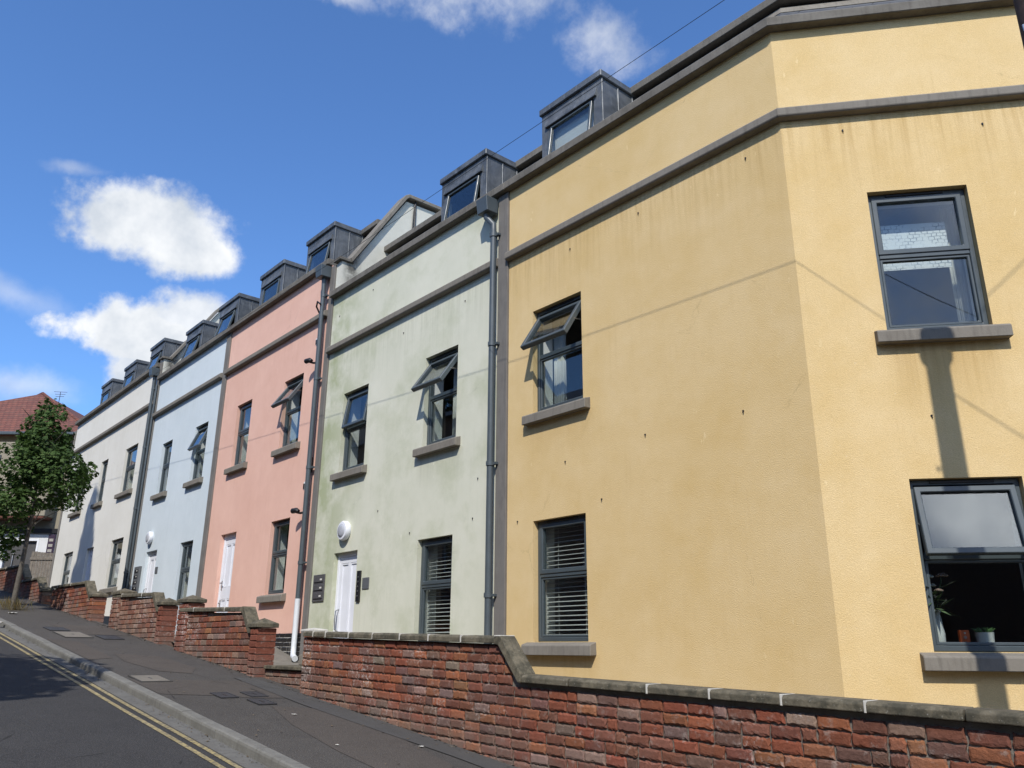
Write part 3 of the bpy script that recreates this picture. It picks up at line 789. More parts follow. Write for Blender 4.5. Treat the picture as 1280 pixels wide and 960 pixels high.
# downpipes
def downpipe(parent, x, zt, zb, hop=(.26,.24,.24), swan=0., r=.046, white=None):
    mb = MB(); pts = [(x-swan,-.16,zt-.22),(x-swan,-.16,zt-.30),(x,-.10,zt-.44),(x,-.10,zt-.55)] if swan else [(x,-.12,zt-.22),(x,-.11,zt-.5)]
    zb2 = white if white else zb
    mb.tube(pts+[(x,-.10,zb2)], r, 14)
    p = mb.build('downpipe', M['pipe'], parent, smooth=True)
    w,d,hh = hop; xc = x-swan
    mb = MB(); o = .035
    P = [(xc-w/2,-o,zt),(xc+w/2,-o,zt),(xc+w/2,-o-d,zt),(xc-w/2,-o-d,zt)]+[(xc-w/2+.01,-o,zt-hh),(xc+w/2-.01,-o,zt-hh),(xc+w/2-.01,-o-d+.03,zt-hh),(xc-w/2+.01,-o-d+.03,zt-hh)]
    mb.add(P, [(0,1,2,3),(7,6,5,4),(0,4,5,1),(1,5,6,2),(2,6,7,3),(3,7,4,0)]); mb.build('hopper', M['pipe'], p, .008)
    z = zt-.62
    while z > zb2+.2:
        mb = MB(); mb.lathe((x,-.10,z), [(r+.001,-.03),(r+.012,-.03),(r+.012,.03),(r+.001,.03)], 14); mb.box(x-.015,x+.10,-.09,-.036,z-.016,z+.016)
        mb.build('bracket', M['pipe'], p, smooth=True); z -= 1.75
    if white:
        mb = MB(); mb.tube([(x,-.10,white+.03),(x,-.10,zb+.16),(x+.04,-.12,zb+.05),(x+.14,-.17,zb),(x+.32,-.22,zb-.04)], r+.004, 14); mb.build('pipe_shoe', M['whitepipe'], p, smooth=True)
    return p
downpipe(mint, -4.715, 8.15, .3, swan=.10)
downpipe(pink, -10.06, 8.95, 1.48, swan=0, white=2.42)
downpipe(cream, -20.29, 9.42, 2.0, swan=0, r=.05)
mb = MB(); mb.tube([(-20.12,-.075,8.9),(-20.12,-.075,2.0)], .03, 8); mb.build('conduit', M['pipe'], cream, smooth=True)
mb = MB(); mb.tube([(-29.24,-.02,9.3),(-29.24,-.02,2.0)], .035, 10); mb.build('corner_strip', M['pier'], cream, smooth=True)
mb = MB(); mb.tube([(-10.19,-.03,7.6),(-10.19,-.06,7.95),(-10.19,-.17,8.12),(-10.12,-.19,8.2),(-10.02,-.17,8.12)], .018, 8); mb.tube([(-10.19,-.03,7.6),(-10.13,-.05,7.3),(-10.125,-.03,4.2),(-10.125,-.03,1.9)], .012, 6)
mb.build('cable', M['black'], pink, smooth=True)
mb = MB(); mb.tube([(-10.13,-.035,5.05),(-10.13,-.035,4.75)], .03, 8); mb.build('junction_box', M['black'], pink)
mb = MB(); mb.tube([(-10.18,-.06,1.45),(-10.18,-.06,2.15),(-10.14,-.07,2.22),(-10.06,-.09,2.22)], .02, 8); mb.build('waste_pipe', M['black'], pink, smooth=True)

# small fittings on the fronts ------------------------------------------------
def camera_unit(z, label):
    t = thing('security_camera', (-10.26,-.05,z), label, 'camera', 'black security cameras')
    mb = MB(); mb.tube([(-10.26,-.02,z),(-10.26,-.10,z-.02),(-10.28,-.17,z-.01)], .022, 8); mb.build('mounting_arm', M['black'], t, smooth=True)
    mb = MB(); mb.tube([(-10.24,-.15,z+.0),(-10.28,-.17,z+.025),(-10.38,-.20,z+.02),(-10.39,-.202,z+.02)], [.04,.05,.05,.04], 12); mb.build('housing', M['black'], t, smooth=True)
    mb = MB(); mb.tube([(-10.385,-.201,z+.02),(-10.40,-.207,z+.018)], .03, 12); mb.build('lens', M['opal'], t)
    mb = MB(); mb.lathe((0,0,0), [(.05,0),(.05,.02)], 14, lambda a,b,hh: (-10.26+a,-.002-hh,z+b)); mb.build('base_plate', M['black'], t)
camera_unit(6.98, 'upper black camera on the pink wall beside the downpipe, under the stone band')
camera_unit(4.02, 'lower black camera on the pink wall beside the downpipe, above the ground floor window')
for zc, lb in ((7.42,'small cream sensor box on the pink wall, just under the stone band'),(4.52,'small cream sensor box on the pink wall, midway down the downpipe')):
    t = thing('sensor_box', (-10.27,0,zc), lb, 'sensor', 'cream sensor boxes')
    mb = MB(); mb.box(-10.31,-10.22,-.06,-.002,zc-.08,zc+.08); mb.build('casing', M['pot'], t, .008)
    mb = MB(); mb.box(-10.3,-10.25,-.072,-.061,zc-.06,zc+.04); mb.build('sensor_window', M['black'], t, .004)
def bulkhead(x, z, label):
    t = thing('wall_lamp', (x,0,z), label, 'lamp', 'round white wall lamps')
    Fq = lambda a,b,hh: (x+a, -.002-hh, z+b)
    mb = MB(); mb.lathe(None, [(.155,0),(.165,.02),(.165,.075),(.15,.095),(.118,.10)], 32, Fq); mb.build('lamp_body', M['white'], t, smooth=True)
    mb = MB(); mb.lathe(None, [(.116,.098),(.105,.112),(.06,.122),(.01,.125)], 32, Fq); mb.build('lamp_lens', M['opal'], t, smooth=True)
bulkhead(-8.68, 3.52, 'round white lamp on the mint wall above the white door')
bulkhead(-18.90, 4.36, 'round white lamp on the pale blue wall above the white door')
t = thing('letterbox', (-9.47,0,2.38), 'grey metal letterbox panel with three slots on the mint wall', 'letterbox')
mb = MB(); holes = [(-9.62,-9.36,2.42+.15*i,2.47+.15*i) for i in range(3)]
mb.box(-9.69,-9.29,-.022,-.002,2.38,2.84); mb.build('casing', M['mailbox'], t, .006)
for i in range(3):
    zc = 2.44+.14*i
    mb = MB(); mb.box(-9.645,-9.335,-.030,-.023,zc-.006,zc+.085); mb.build('flap', M['mailbox'], t, .004)
    mb = MB(); mb.box(-9.645,-9.335,-.027,-.0232,zc-.02,zc-.008); mb.build('slot', M['black'], t)
    mb = MB(); mb.box(-9.43,-9.36,-.034,-.031,zc+.018,zc+.046); mb.build('name_card', M['cardboard'], t)
t = thing('door_entry_panel', (-8.14,0,2.35), 'tall narrow black entry panel right of the mint house door', 'intercom')
mb = MB(); mb.box(-8.2,-8.09,-.03,-.002,2.33,2.82); mb.build('panel', M['black'], t, .004)
for i in range(5):
    mb = MB(); mb.lathe(None, [(.013,0),(.013,.006)], 10, lambda a,b,hh: (-8.145+a,-.031-hh,2.42+.075*i+b)); mb.build('button', M['steel'], t)
t = thing('wall_plaque', (-7.94,0,2.53), 'small square slate plaque right of the entry panel on the mint wall', 'plaque')
mb = MB(); mb.box(-8.04,-7.84,-.014,-.002,2.52,2.70); mb.build('plate', M['plaque'], t, .003)
for q in ((-8.02,2.54),(-7.86,2.54),(-8.02,2.68),(-7.86,2.68)):
    mb = MB(); mb.tube([(q[0],-.0142,q[1]),(q[0],-.018,q[1])], .006, 8); mb.build('screw', M['steel'], t)
t = thing('letterbox', (-19.55,0,2.85), 'tall dark letterbox panel left of the blue house door', 'letterbox')
mb = MB(); mb.box(-19.76,-19.33,-.06,-.002,2.5,3.66); mb.build('casing', M['plaque'], t, .006)
for i in range(7):
    mb = MB(); mb.box(-19.68,-19.42,-.068,-.061,2.60+.15*i,2.68+.15*i); mb.build('flap', M['black'], t)
    mb = MB(); mb.box(-19.52,-19.46,-.071,-.0685,2.63+.15*i,2.66+.15*i); mb.build('name_card', M['cardboard'], t)
tag_ = MB(); tag_.box(-18.23,-18.05,-.014,-.002,3.40,3.56)
t = thing('wall_plaque', (-18.14,0,3.4), 'small dark square plaque right of the blue house door', 'plaque')
tag_.build('plate', M['plaque'], t, .003)

# ------------------------------------------------------------------ garden walls
CP = .086
def coping_stone(parent, x0, x1, zt0, zt1, y0=-2.04, y1=-1.865, th=.064, mat=None):
    """one coping stone between x0 and x1, its top running from zt0 to zt1"""
    mb = MB(); P = []
    j = rnd.uniform(-.004,.004)
    for x, zt in ((x0,zt0),(x1,zt1)):
        P += [(x,y0+j,zt-th),(x,y0+j,zt-.018),(x,y0+.02+j,zt),(x,y1,zt+.004),(x,y1,zt-th)]
    mb.add(P, [(k,(k+1)%5,5+(k+1)%5,5+k) for k in range(5)]+[tuple(range(5)),tuple(range(9,4,-1))])
    return mb.build('coping_stone', mat or M['wallcoping'], parent, .007, seg=2)
def stone_prism(parent, pts, name='coping_stone', y0=-2.045, y1=-1.86, mat=None):
    mb = MB(); n = len(pts); mb.add([(x,y,z) for y in (y0,y1) for x,z in pts], [tuple(range(n)),tuple(range(2*n-1,n-1,-1))]+[(k,(k+1)%n,n+(k+1)%n,n+k) for k in range(n)])
    return mb.build(name, mat or M['wallcoping'], parent, .009, seg=2)
def lime_joint(parent, x, zt, th=.064):
    mb = MB(); mb.box(x-.007,x+.008,-2.042,-1.868,zt-th-.003,zt+.0035); return mb.build('mortar_joint', M['lime'], parent, .003)
def brickwork(parent, x0, x1, ztop, pal_, tilt=0., y0=-2.0, y1=-1.885, ne=1, jit=.002, name='brickwork', zlow=None, joint=.010):
    """ztop(x): level of the underside of the coping"""
    mb = MB(); zmin = min(G(x0),G(x1)) - .12 if zlow is None else zlow
    zhi = max(ztop(x0),ztop(x1),ztop((x0+x1)/2)) - min(tilt*x0,tilt*x1) if tilt else max(ztop(x0),ztop(x1))
    z = ztop(x0)-tilt*x0; z -= math.floor((z-zmin+.3)/CP)*CP; k = 0
    def clip(xc, zc): 
        zz = zc+tilt*xc; return zz > G(xc)-.14 and zz < ztop(xc)-.015
    while z < zhi+.05:
        brick_course(mb, x0, x1, z, CP, y0, y1, pal_, .222, joint, off=.111*(k%2)+rnd.uniform(-.02,.02), n_edge=ne, jit=jit, tilt=tilt, clip=clip); z += CP; k += 1
    b = mb.build(name, M['brick'], parent)
    mb = MB(); n = max(2,int((x1-x0)/.2)); P = []
    for i in range(n+1):
        xx = x0+.009+(x1-x0-.018)*i/n
        zt = ztop(xx)-.004
        P += [(xx,y0+.017,G(xx)-.3),(xx,y0+.017,zt),(xx,y1-.010,zt),(xx,y1-.010,G(xx)-.3)]
    fs = [(0,1,2,3),(4*n+3,4*n+2,4*n+1,4*n)]
    for i in range(n):
        for q in range(4): fs.append((4*i+q,4*i+4+q,4*i+4+(q+1)%4,4*i+(q+1)%4))
    mb.add(P, fs); mb.build('mortar', M['mortar'], b)
    return b

# W1: near wall below the yellow and mint houses
w1 = thing('garden_wall', (-2,-1.9,G(-2)), 'long red brick garden wall in front of the mint and yellow houses, with a slanted step in its coping', 'wall', 'brick garden walls along the pavement')
def top1(x):
    if x < -2.2: return 1.656-.024*(x+2.2)
    if x > -1.94: return 1.333-.024*(x+1.94)
    t = (x+2.2)/.26; return 1.656+(1.333-1.656)*t
brickwork(w1, -6.03, 4.2, top1, pal, -.024, ne=3, jit=.0058, joint=.013)
xs = [-6.0,-5.73,-5.42,-4.88,-4.36,-3.82,-3.30,-2.76,-2.24]
for a,b in zip(xs[:-1],xs[1:]):
    coping_stone(w1, a+.006, b-.006, top1(a)+.066, top1(b)+.066 if b < -2.2 else top1(-2.2)+.067)
for x in xs[1:-1]: lime_joint(w1, x, top1(x)+.066)
stone_prism(w1, [(-2.236,1.726),(-2.165,1.726),(-1.885,1.408),(-1.885,1.33),(-1.925,1.33),(-2.2,1.648),(-2.236,1.648)])
mb = MB(); mb.box(-2.25,-2.17,-2.048,-1.858,1.718,1.731); mb.build('mortar_joint', M['lime'], w1, .004)
xs = [-1.88,-1.30,-.47,.09,.65,1.21,1.77,2.33,2.9,3.5,4.2]
for a,b in zip(xs[:-1],xs[1:]): coping_stone(w1, a+.006, b-.006, top1(a)+.066, top1(b)+.066)
for x in (-.47,.09,.65,1.21): lime_joint(w1, x, top1(x)+.066)
# pale capped end post of the near wall, behind its left end
gp = thing('gate_post', (-7.37,-.98,1.3), 'white capped brick gate post between the mint letterbox and the wall', 'post')
brickwork(gp, -7.66, -7.33, lambda x: 1.835, pal, 0, -1.16, -1.02, zlow=1.2)
mb = MB(); P = [(-7.71,-1.2,1.838),(-7.28,-1.2,1.838),(-7.28,-.98,1.838),(-7.71,-.98,1.838),(-7.71,-1.2,1.868),(-7.28,-1.2,1.868),(-7.28,-.98,1.868),(-7.71,-.98,1.868),(-7.49,-1.09,1.895)]
mb.add(P, [(0,3,2,1),(0,1,5,4),(1,2,6,5),(2,3,7,6),(3,0,4,7),(4,5,8),(5,6,8),(6,7,8),(7,4,8)]); mb.build('cap', M['lime'], gp, .006)

def pyramid_cap(parent, x0, x1, z, y0=-2.055, y1=-1.735, rise=.075, e=.04, mat=None):
    mb = MB(); a,b = x0-e, x1+e; cx = (a+b)/2; cy = (y0+y1)/2
    P = [(a,y0,z),(b,y0,z),(b,y1,z),(a,y1,z),(a,y0,z+.055),(b,y0,z+.055),(b,y1,z+.055),(a,y1,z+.055),(cx,cy,z+.055+rise)]
    mb.add(P, [(0,3,2,1),(0,1,5,4),(1,2,6,5),(2,3,7,6),(3,0,4,7),(4,5,8),(5,6,8),(6,7,8),(7,4,8)]); return mb.build('cap', mat or M['wallcoping'], parent, .006)
def gwall(label, x0, x1, z0, z1, pal_, stone=None, right=None, left=None):
    w = thing('garden_wall', ((x0+x1)/2,-1.9,G((x0+x1)/2)), label, 'wall', 'brick garden walls along the pavement')
    tp = lambda x: z0+(z1-z0)*(x-x0)/(x1-x0)
    low = stone[2] if stone else None
    bx1 = stone[0] if stone else x1
    f = (lambda x: tp(x)-.075 if x < stone[0]+.05 else tp(stone[0])-.075+(stone[2]-tp(stone[0])+.075)*min(1,(x-stone[0])/(stone[1]-stone[0]))) if stone else (lambda x: tp(x)-.075)
    xe = stone[1] if stone else x1
    if right and stone: xe = right[0]
    brickwork(w, x0, xe, (lambda x: min(f(x), stone[2]+.0) if stone and x > stone[1]-.02 else f(x)), pal_)
    n = max(1, round((bx1-x0)/.56)); st = [x0+(bx1-x0)*i/n for i in range(n+1)]
    for a,b in zip(st[:-1],st[1:]): coping_stone(w, a+.005, b-.005, tp(a), tp(b))
    for x in st[1:-1:2]: lime_joint(w, x, tp(x))
    if stone:
        a,b,zl = stone
        stone_prism(w, [(a+.002,tp(a)+.004),(a+.075,tp(a)+.004),(b+.03,zl+.06),(b+.03,zl),(b-.03,zl),(a+.03,tp(a)-.085),(a+.002,tp(a)-.085)])
    for pr in (right, left):
        if pr:
            a,b,zt,pp = pr[:4]
            p = brickwork(w, a+.002, b, lambda x: zt, pp, 0, -2.03, -1.75, name='pier', ne=1)
            pyramid_cap(p, a, b, zt+.003)
    return w
gwall('red brick garden wall below the pink house, with a slanted end stone and one capped pier', -10.40, -7.5, 2.235, 2.16, pal, (-7.92,-7.60,1.80), (-7.56,-7.34,1.875,pal_red), (-10.47,-10.42+.35,2.31,pal_red))
gwall('brown brick garden wall below the blue house, with a short upright end stone', -14.25, -11.5, 2.62, 2.54, pal_brown, (-11.86,-11.50,2.20), (-11.48,-11.28,2.31,pal_red), (-14.28,-13.75,2.60,pal_brown))
gwall('red brick garden wall below the cream house, between the street tree and the blue house wall', -19.50, -15.85, 3.05, 3.0, pal, (-16.45,-15.9,2.58), (-15.88,-15.66,2.63,pal), None)
gwall('low red brick wall behind the street tree, left of the cream house', -23.6, -20.25, 3.40, 3.36, pal, (-21.2,-20.65,3.0), (-20.62,-20.4,2.96,pal), None)
gwall('farthest brick wall, highest up the street behind the tree trunk', -29.5, -22.7, 4.06, 3.84, pal, (-23.6,-22.75,3.40), None, None)
# brick riser and step in the gap between the two nearest walls
st = thing('entrance_step', (-6.45,-1.75,1.1), 'low red brick step in the gap between the two nearest garden walls', 'step')
brickwork(st, -7.33, -6.03, lambda x: 1.335, pal, 0, -1.86, -1.5, zlow=.95, name='riser')
mb = MB(); mb.box(-7.32,-6.04,-1.9,-1.45,1.337,1.385); mb.build('tread', M['wallcoping'], st, .008)
bs = thing('boot_stone', (-6.9,-1.5,1.39), 'sloping grey stone slab beside the brick step, behind the capped pier', 'stone')
mb = MB(); mb.add([(-7.0,-1.55,1.39),(-6.7,-1.55,1.39),(-6.76,-1.55,1.56),(-7.0,-1.55,1.52),(-7.0,-1.2,1.39),(-6.7,-1.2,1.39),(-6.76,-1.2,1.56),(-7.0,-1.2,1.52)], [(0,1,2,3),(7,6,5,4),(0,4,5,1),(1,5,6,2),(2,6,7,3),(3,7,4,0)])
mb.build('slab', M['trim'], bs, .008)
mb = MB(); mb.tube([(-6.68,-1.5,1.39),(-6.68,-1.5,1.60),(-6.6,-1.42,1.62)], .018, 8); mb.build('rail', M['black'], bs, smooth=True)

# ------------------------------------------------------------------ covers, litter
def cover(name, x, y, w, d, mat, label, cat, rot=0., group=None):
    t = thing(name, (x,y,G(x)), label, cat, group)
    ca, sa = math.cos(rot), math.sin(rot)
    def Fq(a,b,z): xx = x+a*ca-b*sa; yy = y+a*sa+b*ca; return (xx,yy,G(xx)+z)
    mb = MB(); mb.box(-w/2,w/2,-d/2,d/2,.005,.014,Fq); mb.build('lid', mat, t, .002)
    mb = MB(); mb.ring(-w/2-.02,w/2+.02,-d/2-.02,d/2+.02,.018,.005,.016,lambda u,o,z: Fq(u,z,o)); mb.build('lid_frame', M['iron'] if mat is M['iron'] else M['darkpatch'], t)
    mb = MB(); mb.box(-.06,.06,-.008,.008,.0141,.0165,Fq); mb.build('key_slot', M['black'], t)
cover('manhole_cover', -7.32, -3.38, .50, .34, M['concrete'], 'square pale concrete cover set in the pavement near the kerb', 'cover')
cover('manhole_cover', -12.6, -3.05, .9, .42, M['concrete'], 'pale concrete cover far up the pavement beside two dark plates', 'cover')
for (x,y,lb) in ((-5.95,-2.98,'small dark iron cover nearest the kerb of three together'),(-5.95,-2.62,'small dark iron cover nearest the brick wall of three together'),(-5.45,-2.75,'small dark iron cover lowest down the slope of three together')):
    cover('water_cover', x, y, .30, .17, M['iron'], lb, 'cover', 0, 'small iron covers')
for (x,y,lb) in ((-13.6,-3.1,'dark iron plate uphill of the far concrete cover'),(-12.2,-2.55,'dark iron plate between the far concrete cover and the wall')):
    cover('water_cover', x, y, .55, .3, M['iron'], lb, 'cover', 0, 'small iron covers')
def litter(x, y, s, lb):
    mb = MB(); n = 5; P = []
    for i in range(n):
        for j in range(n): P.append((x+(i/(n-1)-.5)*s*1.6, y+(j/(n-1)-.5)*s, G(x)+.012+rnd.uniform(0,.03)*s*4))
    mb.add(P, [(i*n+j,(i+1)*n+j,(i+1)*n+j+1,i*n+j+1) for i in range(n-1) for j in range(n-1)])
    o = mb.build('paper_scrap', M['cardboard'], None); sm = o.modifiers.new('Solid','SOLIDIFY'); sm.thickness = .003
    tag(o, lb, 'litter', 'scraps of litter')
litter(-4.65,-2.75,.035,'small pale scrap of paper on the pavement near the dark iron covers')
litter(-3.2,-3.05,.022,'tiny pale scrap in the middle of the near pavement')
litter(-2.9,-2.35,.03,'thin pale scrap by the foot of the near wall')
litter(-16.9,-3.25,.14,'white crumpled bag beside the tree base')
litter(-14.6,-3.85,.10,'white scrap lying in the gutter up the street')

# ------------------------------------------------------------------ trees
def leaf_cloud(mb, clumps, n, size, cols):
    tot = sum(c[3]**2*c[4] for c in clumps)
    for (cx,cy,cz,r,sq) in clumps:
        for _ in range(int(n*r*r*sq/tot)):
            while True:
                d = Vector((rnd.uniform(-1,1),rnd.uniform(-1,1),rnd.uniform(-1,1)))
                if .02 < d.length < 1: break
            d = d.normalized()*(d.length**.45)
            if mnoise.noise(Vector((cx+d.x*r,cy+d.y*r,cz+d.z*r))*2.6) < -.02 and rnd.random() < .92: continue
            p = Vector((cx+d.x*r, cy+d.y*r, cz+d.z*r*sq))
            up = Vector((d.x*.7+rnd.uniform(-.6,.6), d.y*.7+rnd.uniform(-.6,.6), .7+rnd.uniform(-.4,.5))).normalized()
            t = up.orthogonal().normalized(); t.rotate(Matrix.Rotation(rnd.uniform(0,6.28),3,up)); b = up.cross(t)
            s = size*rnd.uniform(.6,1.25)
            # five pointed, slightly folded leaf
            pts = [p-b*s*.5, p+t*s*.34-b*s*.12, p+t*s*.55+b*s*.18-up*s*.12, p+t*s*.2+b*s*.2, p+b*s*.62-up*s*.1, p-t*s*.2+b*s*.2, p-t*s*.55+b*s*.18-up*s*.12, p-t*s*.34-b*s*.12]
            k = rnd.choice(cols); v = rnd.uniform(.75,1.25)
            mb.add(pts, [(0,1,2,3,4,5,6,7)], 0, tuple(x*v for x in k))
GREENS = [(.03,.058,.013),(.042,.08,.018),(.06,.105,.026),(.036,.065,.018),(.085,.125,.036)]
tx, ty = -18.1, -3.05; tz = G(tx)
tr = thing('street_tree', (tx,ty,tz), 'small leafy street tree with a slim grey trunk at the kerb', 'tree')
mb = MB(); mb.tube([(tx,ty,tz-.2),(tx,ty,tz+.3),(tx+.02,ty+.02,tz+1.2),(tx+.05,ty+.03,tz+2.2),(tx+.03,ty,tz+3.2),(tx,ty,tz+4.3)], [.075,.058,.048,.042,.03,.012], 10)
mb.build('trunk', M['bark'], tr, smooth=True)
for i in range(11):
    a = i*2.4; z = tz+1.55+.24*i; L = 1.15-.045*i
    mb = MB(); mb.tube([(tx+.03,ty,z),(tx+math.cos(a)*L*.35,ty+math.sin(a)*L*.35,z+.28),(tx+math.cos(a)*L*.75,ty+math.sin(a)*L*.75,z+.5),(tx+math.cos(a)*L,ty+math.sin(a)*L,z+.62)], [.026,.02,.012,.005], 6)
    mb.build('branch', M['bark'], tr, smooth=True)
cl = [(tx+.0,ty,tz+4.55,.42,1.1),(tx+.1,ty,tz+4.1,.6,.9),(tx-.4,ty+.1,tz+3.85,.66,.85),(tx+.5,ty-.1,tz+3.65,.62,.8),(tx-.75,ty,tz+3.3,.66,.75),(tx+.75,ty+.2,tz+3.15,.7,.75),(tx,ty+.3,tz+3.0,.9,.8),
      (tx-1.1,ty-.2,tz+2.6,.55,.75),(tx+1.1,ty+.4,tz+2.75,.55,.7),(tx+.7,ty-.4,tz+2.3,.5,.65),(tx-.45,ty-.5,tz+2.4,.55,.65),(tx+.2,ty-.5,tz+3.2,.7,.8),(tx-.95,ty-.1,tz+1.85,.42,.9),(tx-1.15,ty-.1,tz+1.4,.28,1.0),(tx+1.5,ty+.6,tz+3.05,.34,.7),(tx+1.25,ty+.5,tz+2.3,.3,.6)]
mb = MB(); leaf_cloud(mb, cl, 14500, .10, GREENS); mb.build('crown', M['leaf'], tr)
mb = MB()
for i in range(240):
    a = rnd.uniform(0,6.28); r = abs(rnd.gauss(0,.26)); x = tx+math.cos(a)*r*1.4; y = ty+math.sin(a)*r*.8; h = rnd.uniform(.10,.33)
    lx, ly = rnd.uniform(-.12,.12), rnd.uniform(-.12,.12); w = rnd.uniform(.004,.009)
    mb.add([(x-w,y,G(x)),(x+w,y,G(x)),(x+lx*.5+w*.6,y+ly*.5,G(x)+h*.6),(x+lx,y+ly,G(x)+h)], [(0,1,2,3)], 0, rnd.choice([(.22,.15,.06),(.16,.13,.05),(.10,.11,.03),(.28,.20,.09)]))
kind(mb.build('dry_grass', M['grass']), 'stuff')
# far-side trees out of view: one known by its shade, one added as caster
def far_tree(x, y, h, clumps, n, size, label):
    z = G(x); t = thing('tall_tree', (x,y,z), label, 'tree')
    mb = MB(); mb.tube([(x,y,z-.2),(x,y,z+h*.5),(x,y,z+h*.95)], [.16,.11,.02], 8); mb.build('trunk', M['bark'], t, smooth=True)
    mb = MB(); leaf_cloud(mb, [(x+c[0],y+c[1],z+c[2],c[3],c[4]) for c in clumps], n, size, GREENS); mb.build('crown', M['leaf'], t)
far_tree(-18.25, -8.6, 15, [(-.1-.03*i,0,15.4-.8*i,.34+.17*i,1.1) for i in range(9)], 12000, .28, 'tall slim tree on the opposite pavement, outside the view')
far_tree(-5.1, -9.4, 6, [(0,0,6.2,1.5,.7),(-1.2,.2,6.0,1.2,.7),(1.1,0,5.9,.9,.6),(-.4,0,5.2,1.2,.6)], 6000, .2, 'round tree added on the opposite pavement, outside the view, to shade the road')  # shadow caster in tree form, added for the shaded patch of road

# ------------------------------------------------------------------ telegraph pole and wires
px_, py_ = 2.70, -1.42
tp = thing('telegraph_pole', (px_,py_,.2), 'dark brown timber telegraph pole with steel fittings at the right edge', 'pole')
mb = MB(); mb.tube([(px_,py_,.0),(px_,py_,4),(px_,py_,7.5)], [.135,.12,.105], 16); mb.build('pole_shaft', M['pole'], tp, smooth=True)
for i,(z,s) in enumerate(((5.2,1),(5.55,-1),(5.9,1),(6.25,-1),(6.6,1))):
    mb = MB(); mb.tube([(px_+s*.03,py_-.10,z),(px_+s*.05,py_-.17,z),(px_+s*.05,py_-.17,z+.04)], .009, 6); mb.build('climbing_step', M['steel'], tp, smooth=True)
mb = MB(); mb.lathe((px_,py_,7.28), [(.11,-.03),(.15,-.03),(.15,.03),(.11,.03)], 16); mb.build('ring_head', M['steel'], tp, smooth=True)
def wire(pts, sag, r, label):
    out = []
    for a,b in zip(pts[:-1],pts[1:]):
        a,b = Vector(a),Vector(b); n = 24
        for i in range(n+(b == Vector(pts[-1]))):
            t = i/n; p = a.lerp(b,t); p.z -= sag*4*t*(1-t); out.append(p)
    mb = MB(); mb.tube(out, r, 6); o = mb.build('overhead_wire', M['wire'], None, smooth='all')
    tag(o, label, 'wire', 'overhead telephone wires')
wire([(px_,py_-.1,7.42),(-2.98,-1.49,7.485),(-6.44,-1.42,7.57),(-16,-1.3,7.95),(-34,-1.0,8.75)], 0.0, .0034, 'long thin black wire running along the fronts of all the houses')
wire([(px_,py_,7.36),(6.05,-1.04,11.9)], .05, .005, 'wire rising to the right from the telegraph pole, outside the view')
wire([(px_,py_,6.95),(5.46,-.32,5.7)], .05, .005, 'wire dropping to the right from the telegraph pole, outside the view')

# ------------------------------------------------------------------ things on the window sill of the yellow house
def sx(u,o,z): return FB(u,o,z)
zs_ = 1.61+.018
v = thing('flower_vase', sx(.89,-.22,zs_), 'tall white vase of flowers at the left of the open window', 'vase')
bx_ = sx(.89,-.22,0)
mb = MB(); mb.lathe((bx_[0],bx_[1],zs_), [(.045,0),(.055,.02),(.06,.14),(.042,.28),(.04,.30),(.055,.34)], 20); mb.build('vase_body', M['pot'], v, smooth=True)
for i,(du,do,h,mt,r) in enumerate(((-.02,.03,.62,'petal',.045),(.10,.02,.63,'petal2',.05),(.02,-.05,.55,'petal',.035),(.05,.04,.50,'petal2',.03))):
    e = sx(.89+du,-.22+do,zs_+h)
    mb = MB(); mb.tube([(bx_[0],bx_[1],zs_+.28),((bx_[0]+e[0])/2,(bx_[1]+e[1])/2,zs_+h*.75),e], .005, 5); mb.build('stem', M['stem'], v)
    mb = MB()
    for k in range(14):
        a = k*2.4; rr = r*(.35+.65*(k/14)); q = Vector(e)+Vector((math.cos(a)*rr*.8,math.sin(a)*rr*.8,r*.5-rr*.5))
        mb.lathe(tuple(q), [(.002,-.012),(.018,-.004),(.02,.004),(.004,.012)], 7)
    mb.build('bloom', M[mt], v, smooth=True)
mb = MB()
for i in range(60):
    a = rnd.uniform(0,6.28); L = rnd.uniform(.1,.26); z0_ = zs_+rnd.uniform(.30,.52); w_ = .02
    c_ = Vector((bx_[0],bx_[1],z0_)); d_ = Vector((math.cos(a),math.sin(a),rnd.uniform(-.5,.5)))
    s_ = d_.cross(Vector((0,0,1))).normalized()*w_
    mb.add([c_, c_+d_*L*.5+s_, c_+d_*L, c_+d_*L*.5-s_], [(0,1,2,3)])
mb.build('foliage', M['stem'], v)
t = thing('orange_box', sx(1.10,-.22,zs_), 'small upright orange box between the vase and the white plant pot', 'box')
mb = MB(); mb.box(1.065,1.145,-.25,-.20,zs_,zs_+.165,sx); mb.build('carton', M['orange'], t, .004)
for zz_, r in ((.055,.014),(.105,.014),(.14,.008)):
    mb = MB(); mb.lathe(None, [(r,0),(r,.002)], 14, lambda a,b,hh: sx(1.105+a,-.199+hh,zs_+zz_+b)); mb.build('printed_disc', M['cardboard'] if r < .01 else M['petal2'], t)
t = thing('plant_pot', sx(1.28,-.24,zs_), 'small white pot with a green succulent on the window sill', 'plant')
pc = sx(1.28,-.24,0)
mb = MB(); mb.lathe((pc[0],pc[1],zs_+.012), [(.068,0),(.076,.004),(.076,.028),(.068,.032),(.074,.12),(.078,.135),(.066,.135),(.06,.11)], 24); mb.build('pot', M['pot'], t, smooth=True)
mb = MB()
for i in range(16):
    a = i*2.4; L = .07+.06*(i/16); el = 1.25-.9*(i/16)
    c_ = Vector((pc[0],pc[1],zs_+.13)); d_ = Vector((math.cos(a)*math.cos(el),math.sin(a)*math.cos(el),math.sin(el)*.8))
    mb.tube([c_, c_+d_*L*.5, c_+d_*L], [.010,.016,.003], 6)
mb.build('succulent', M['succ'], t, smooth=True)
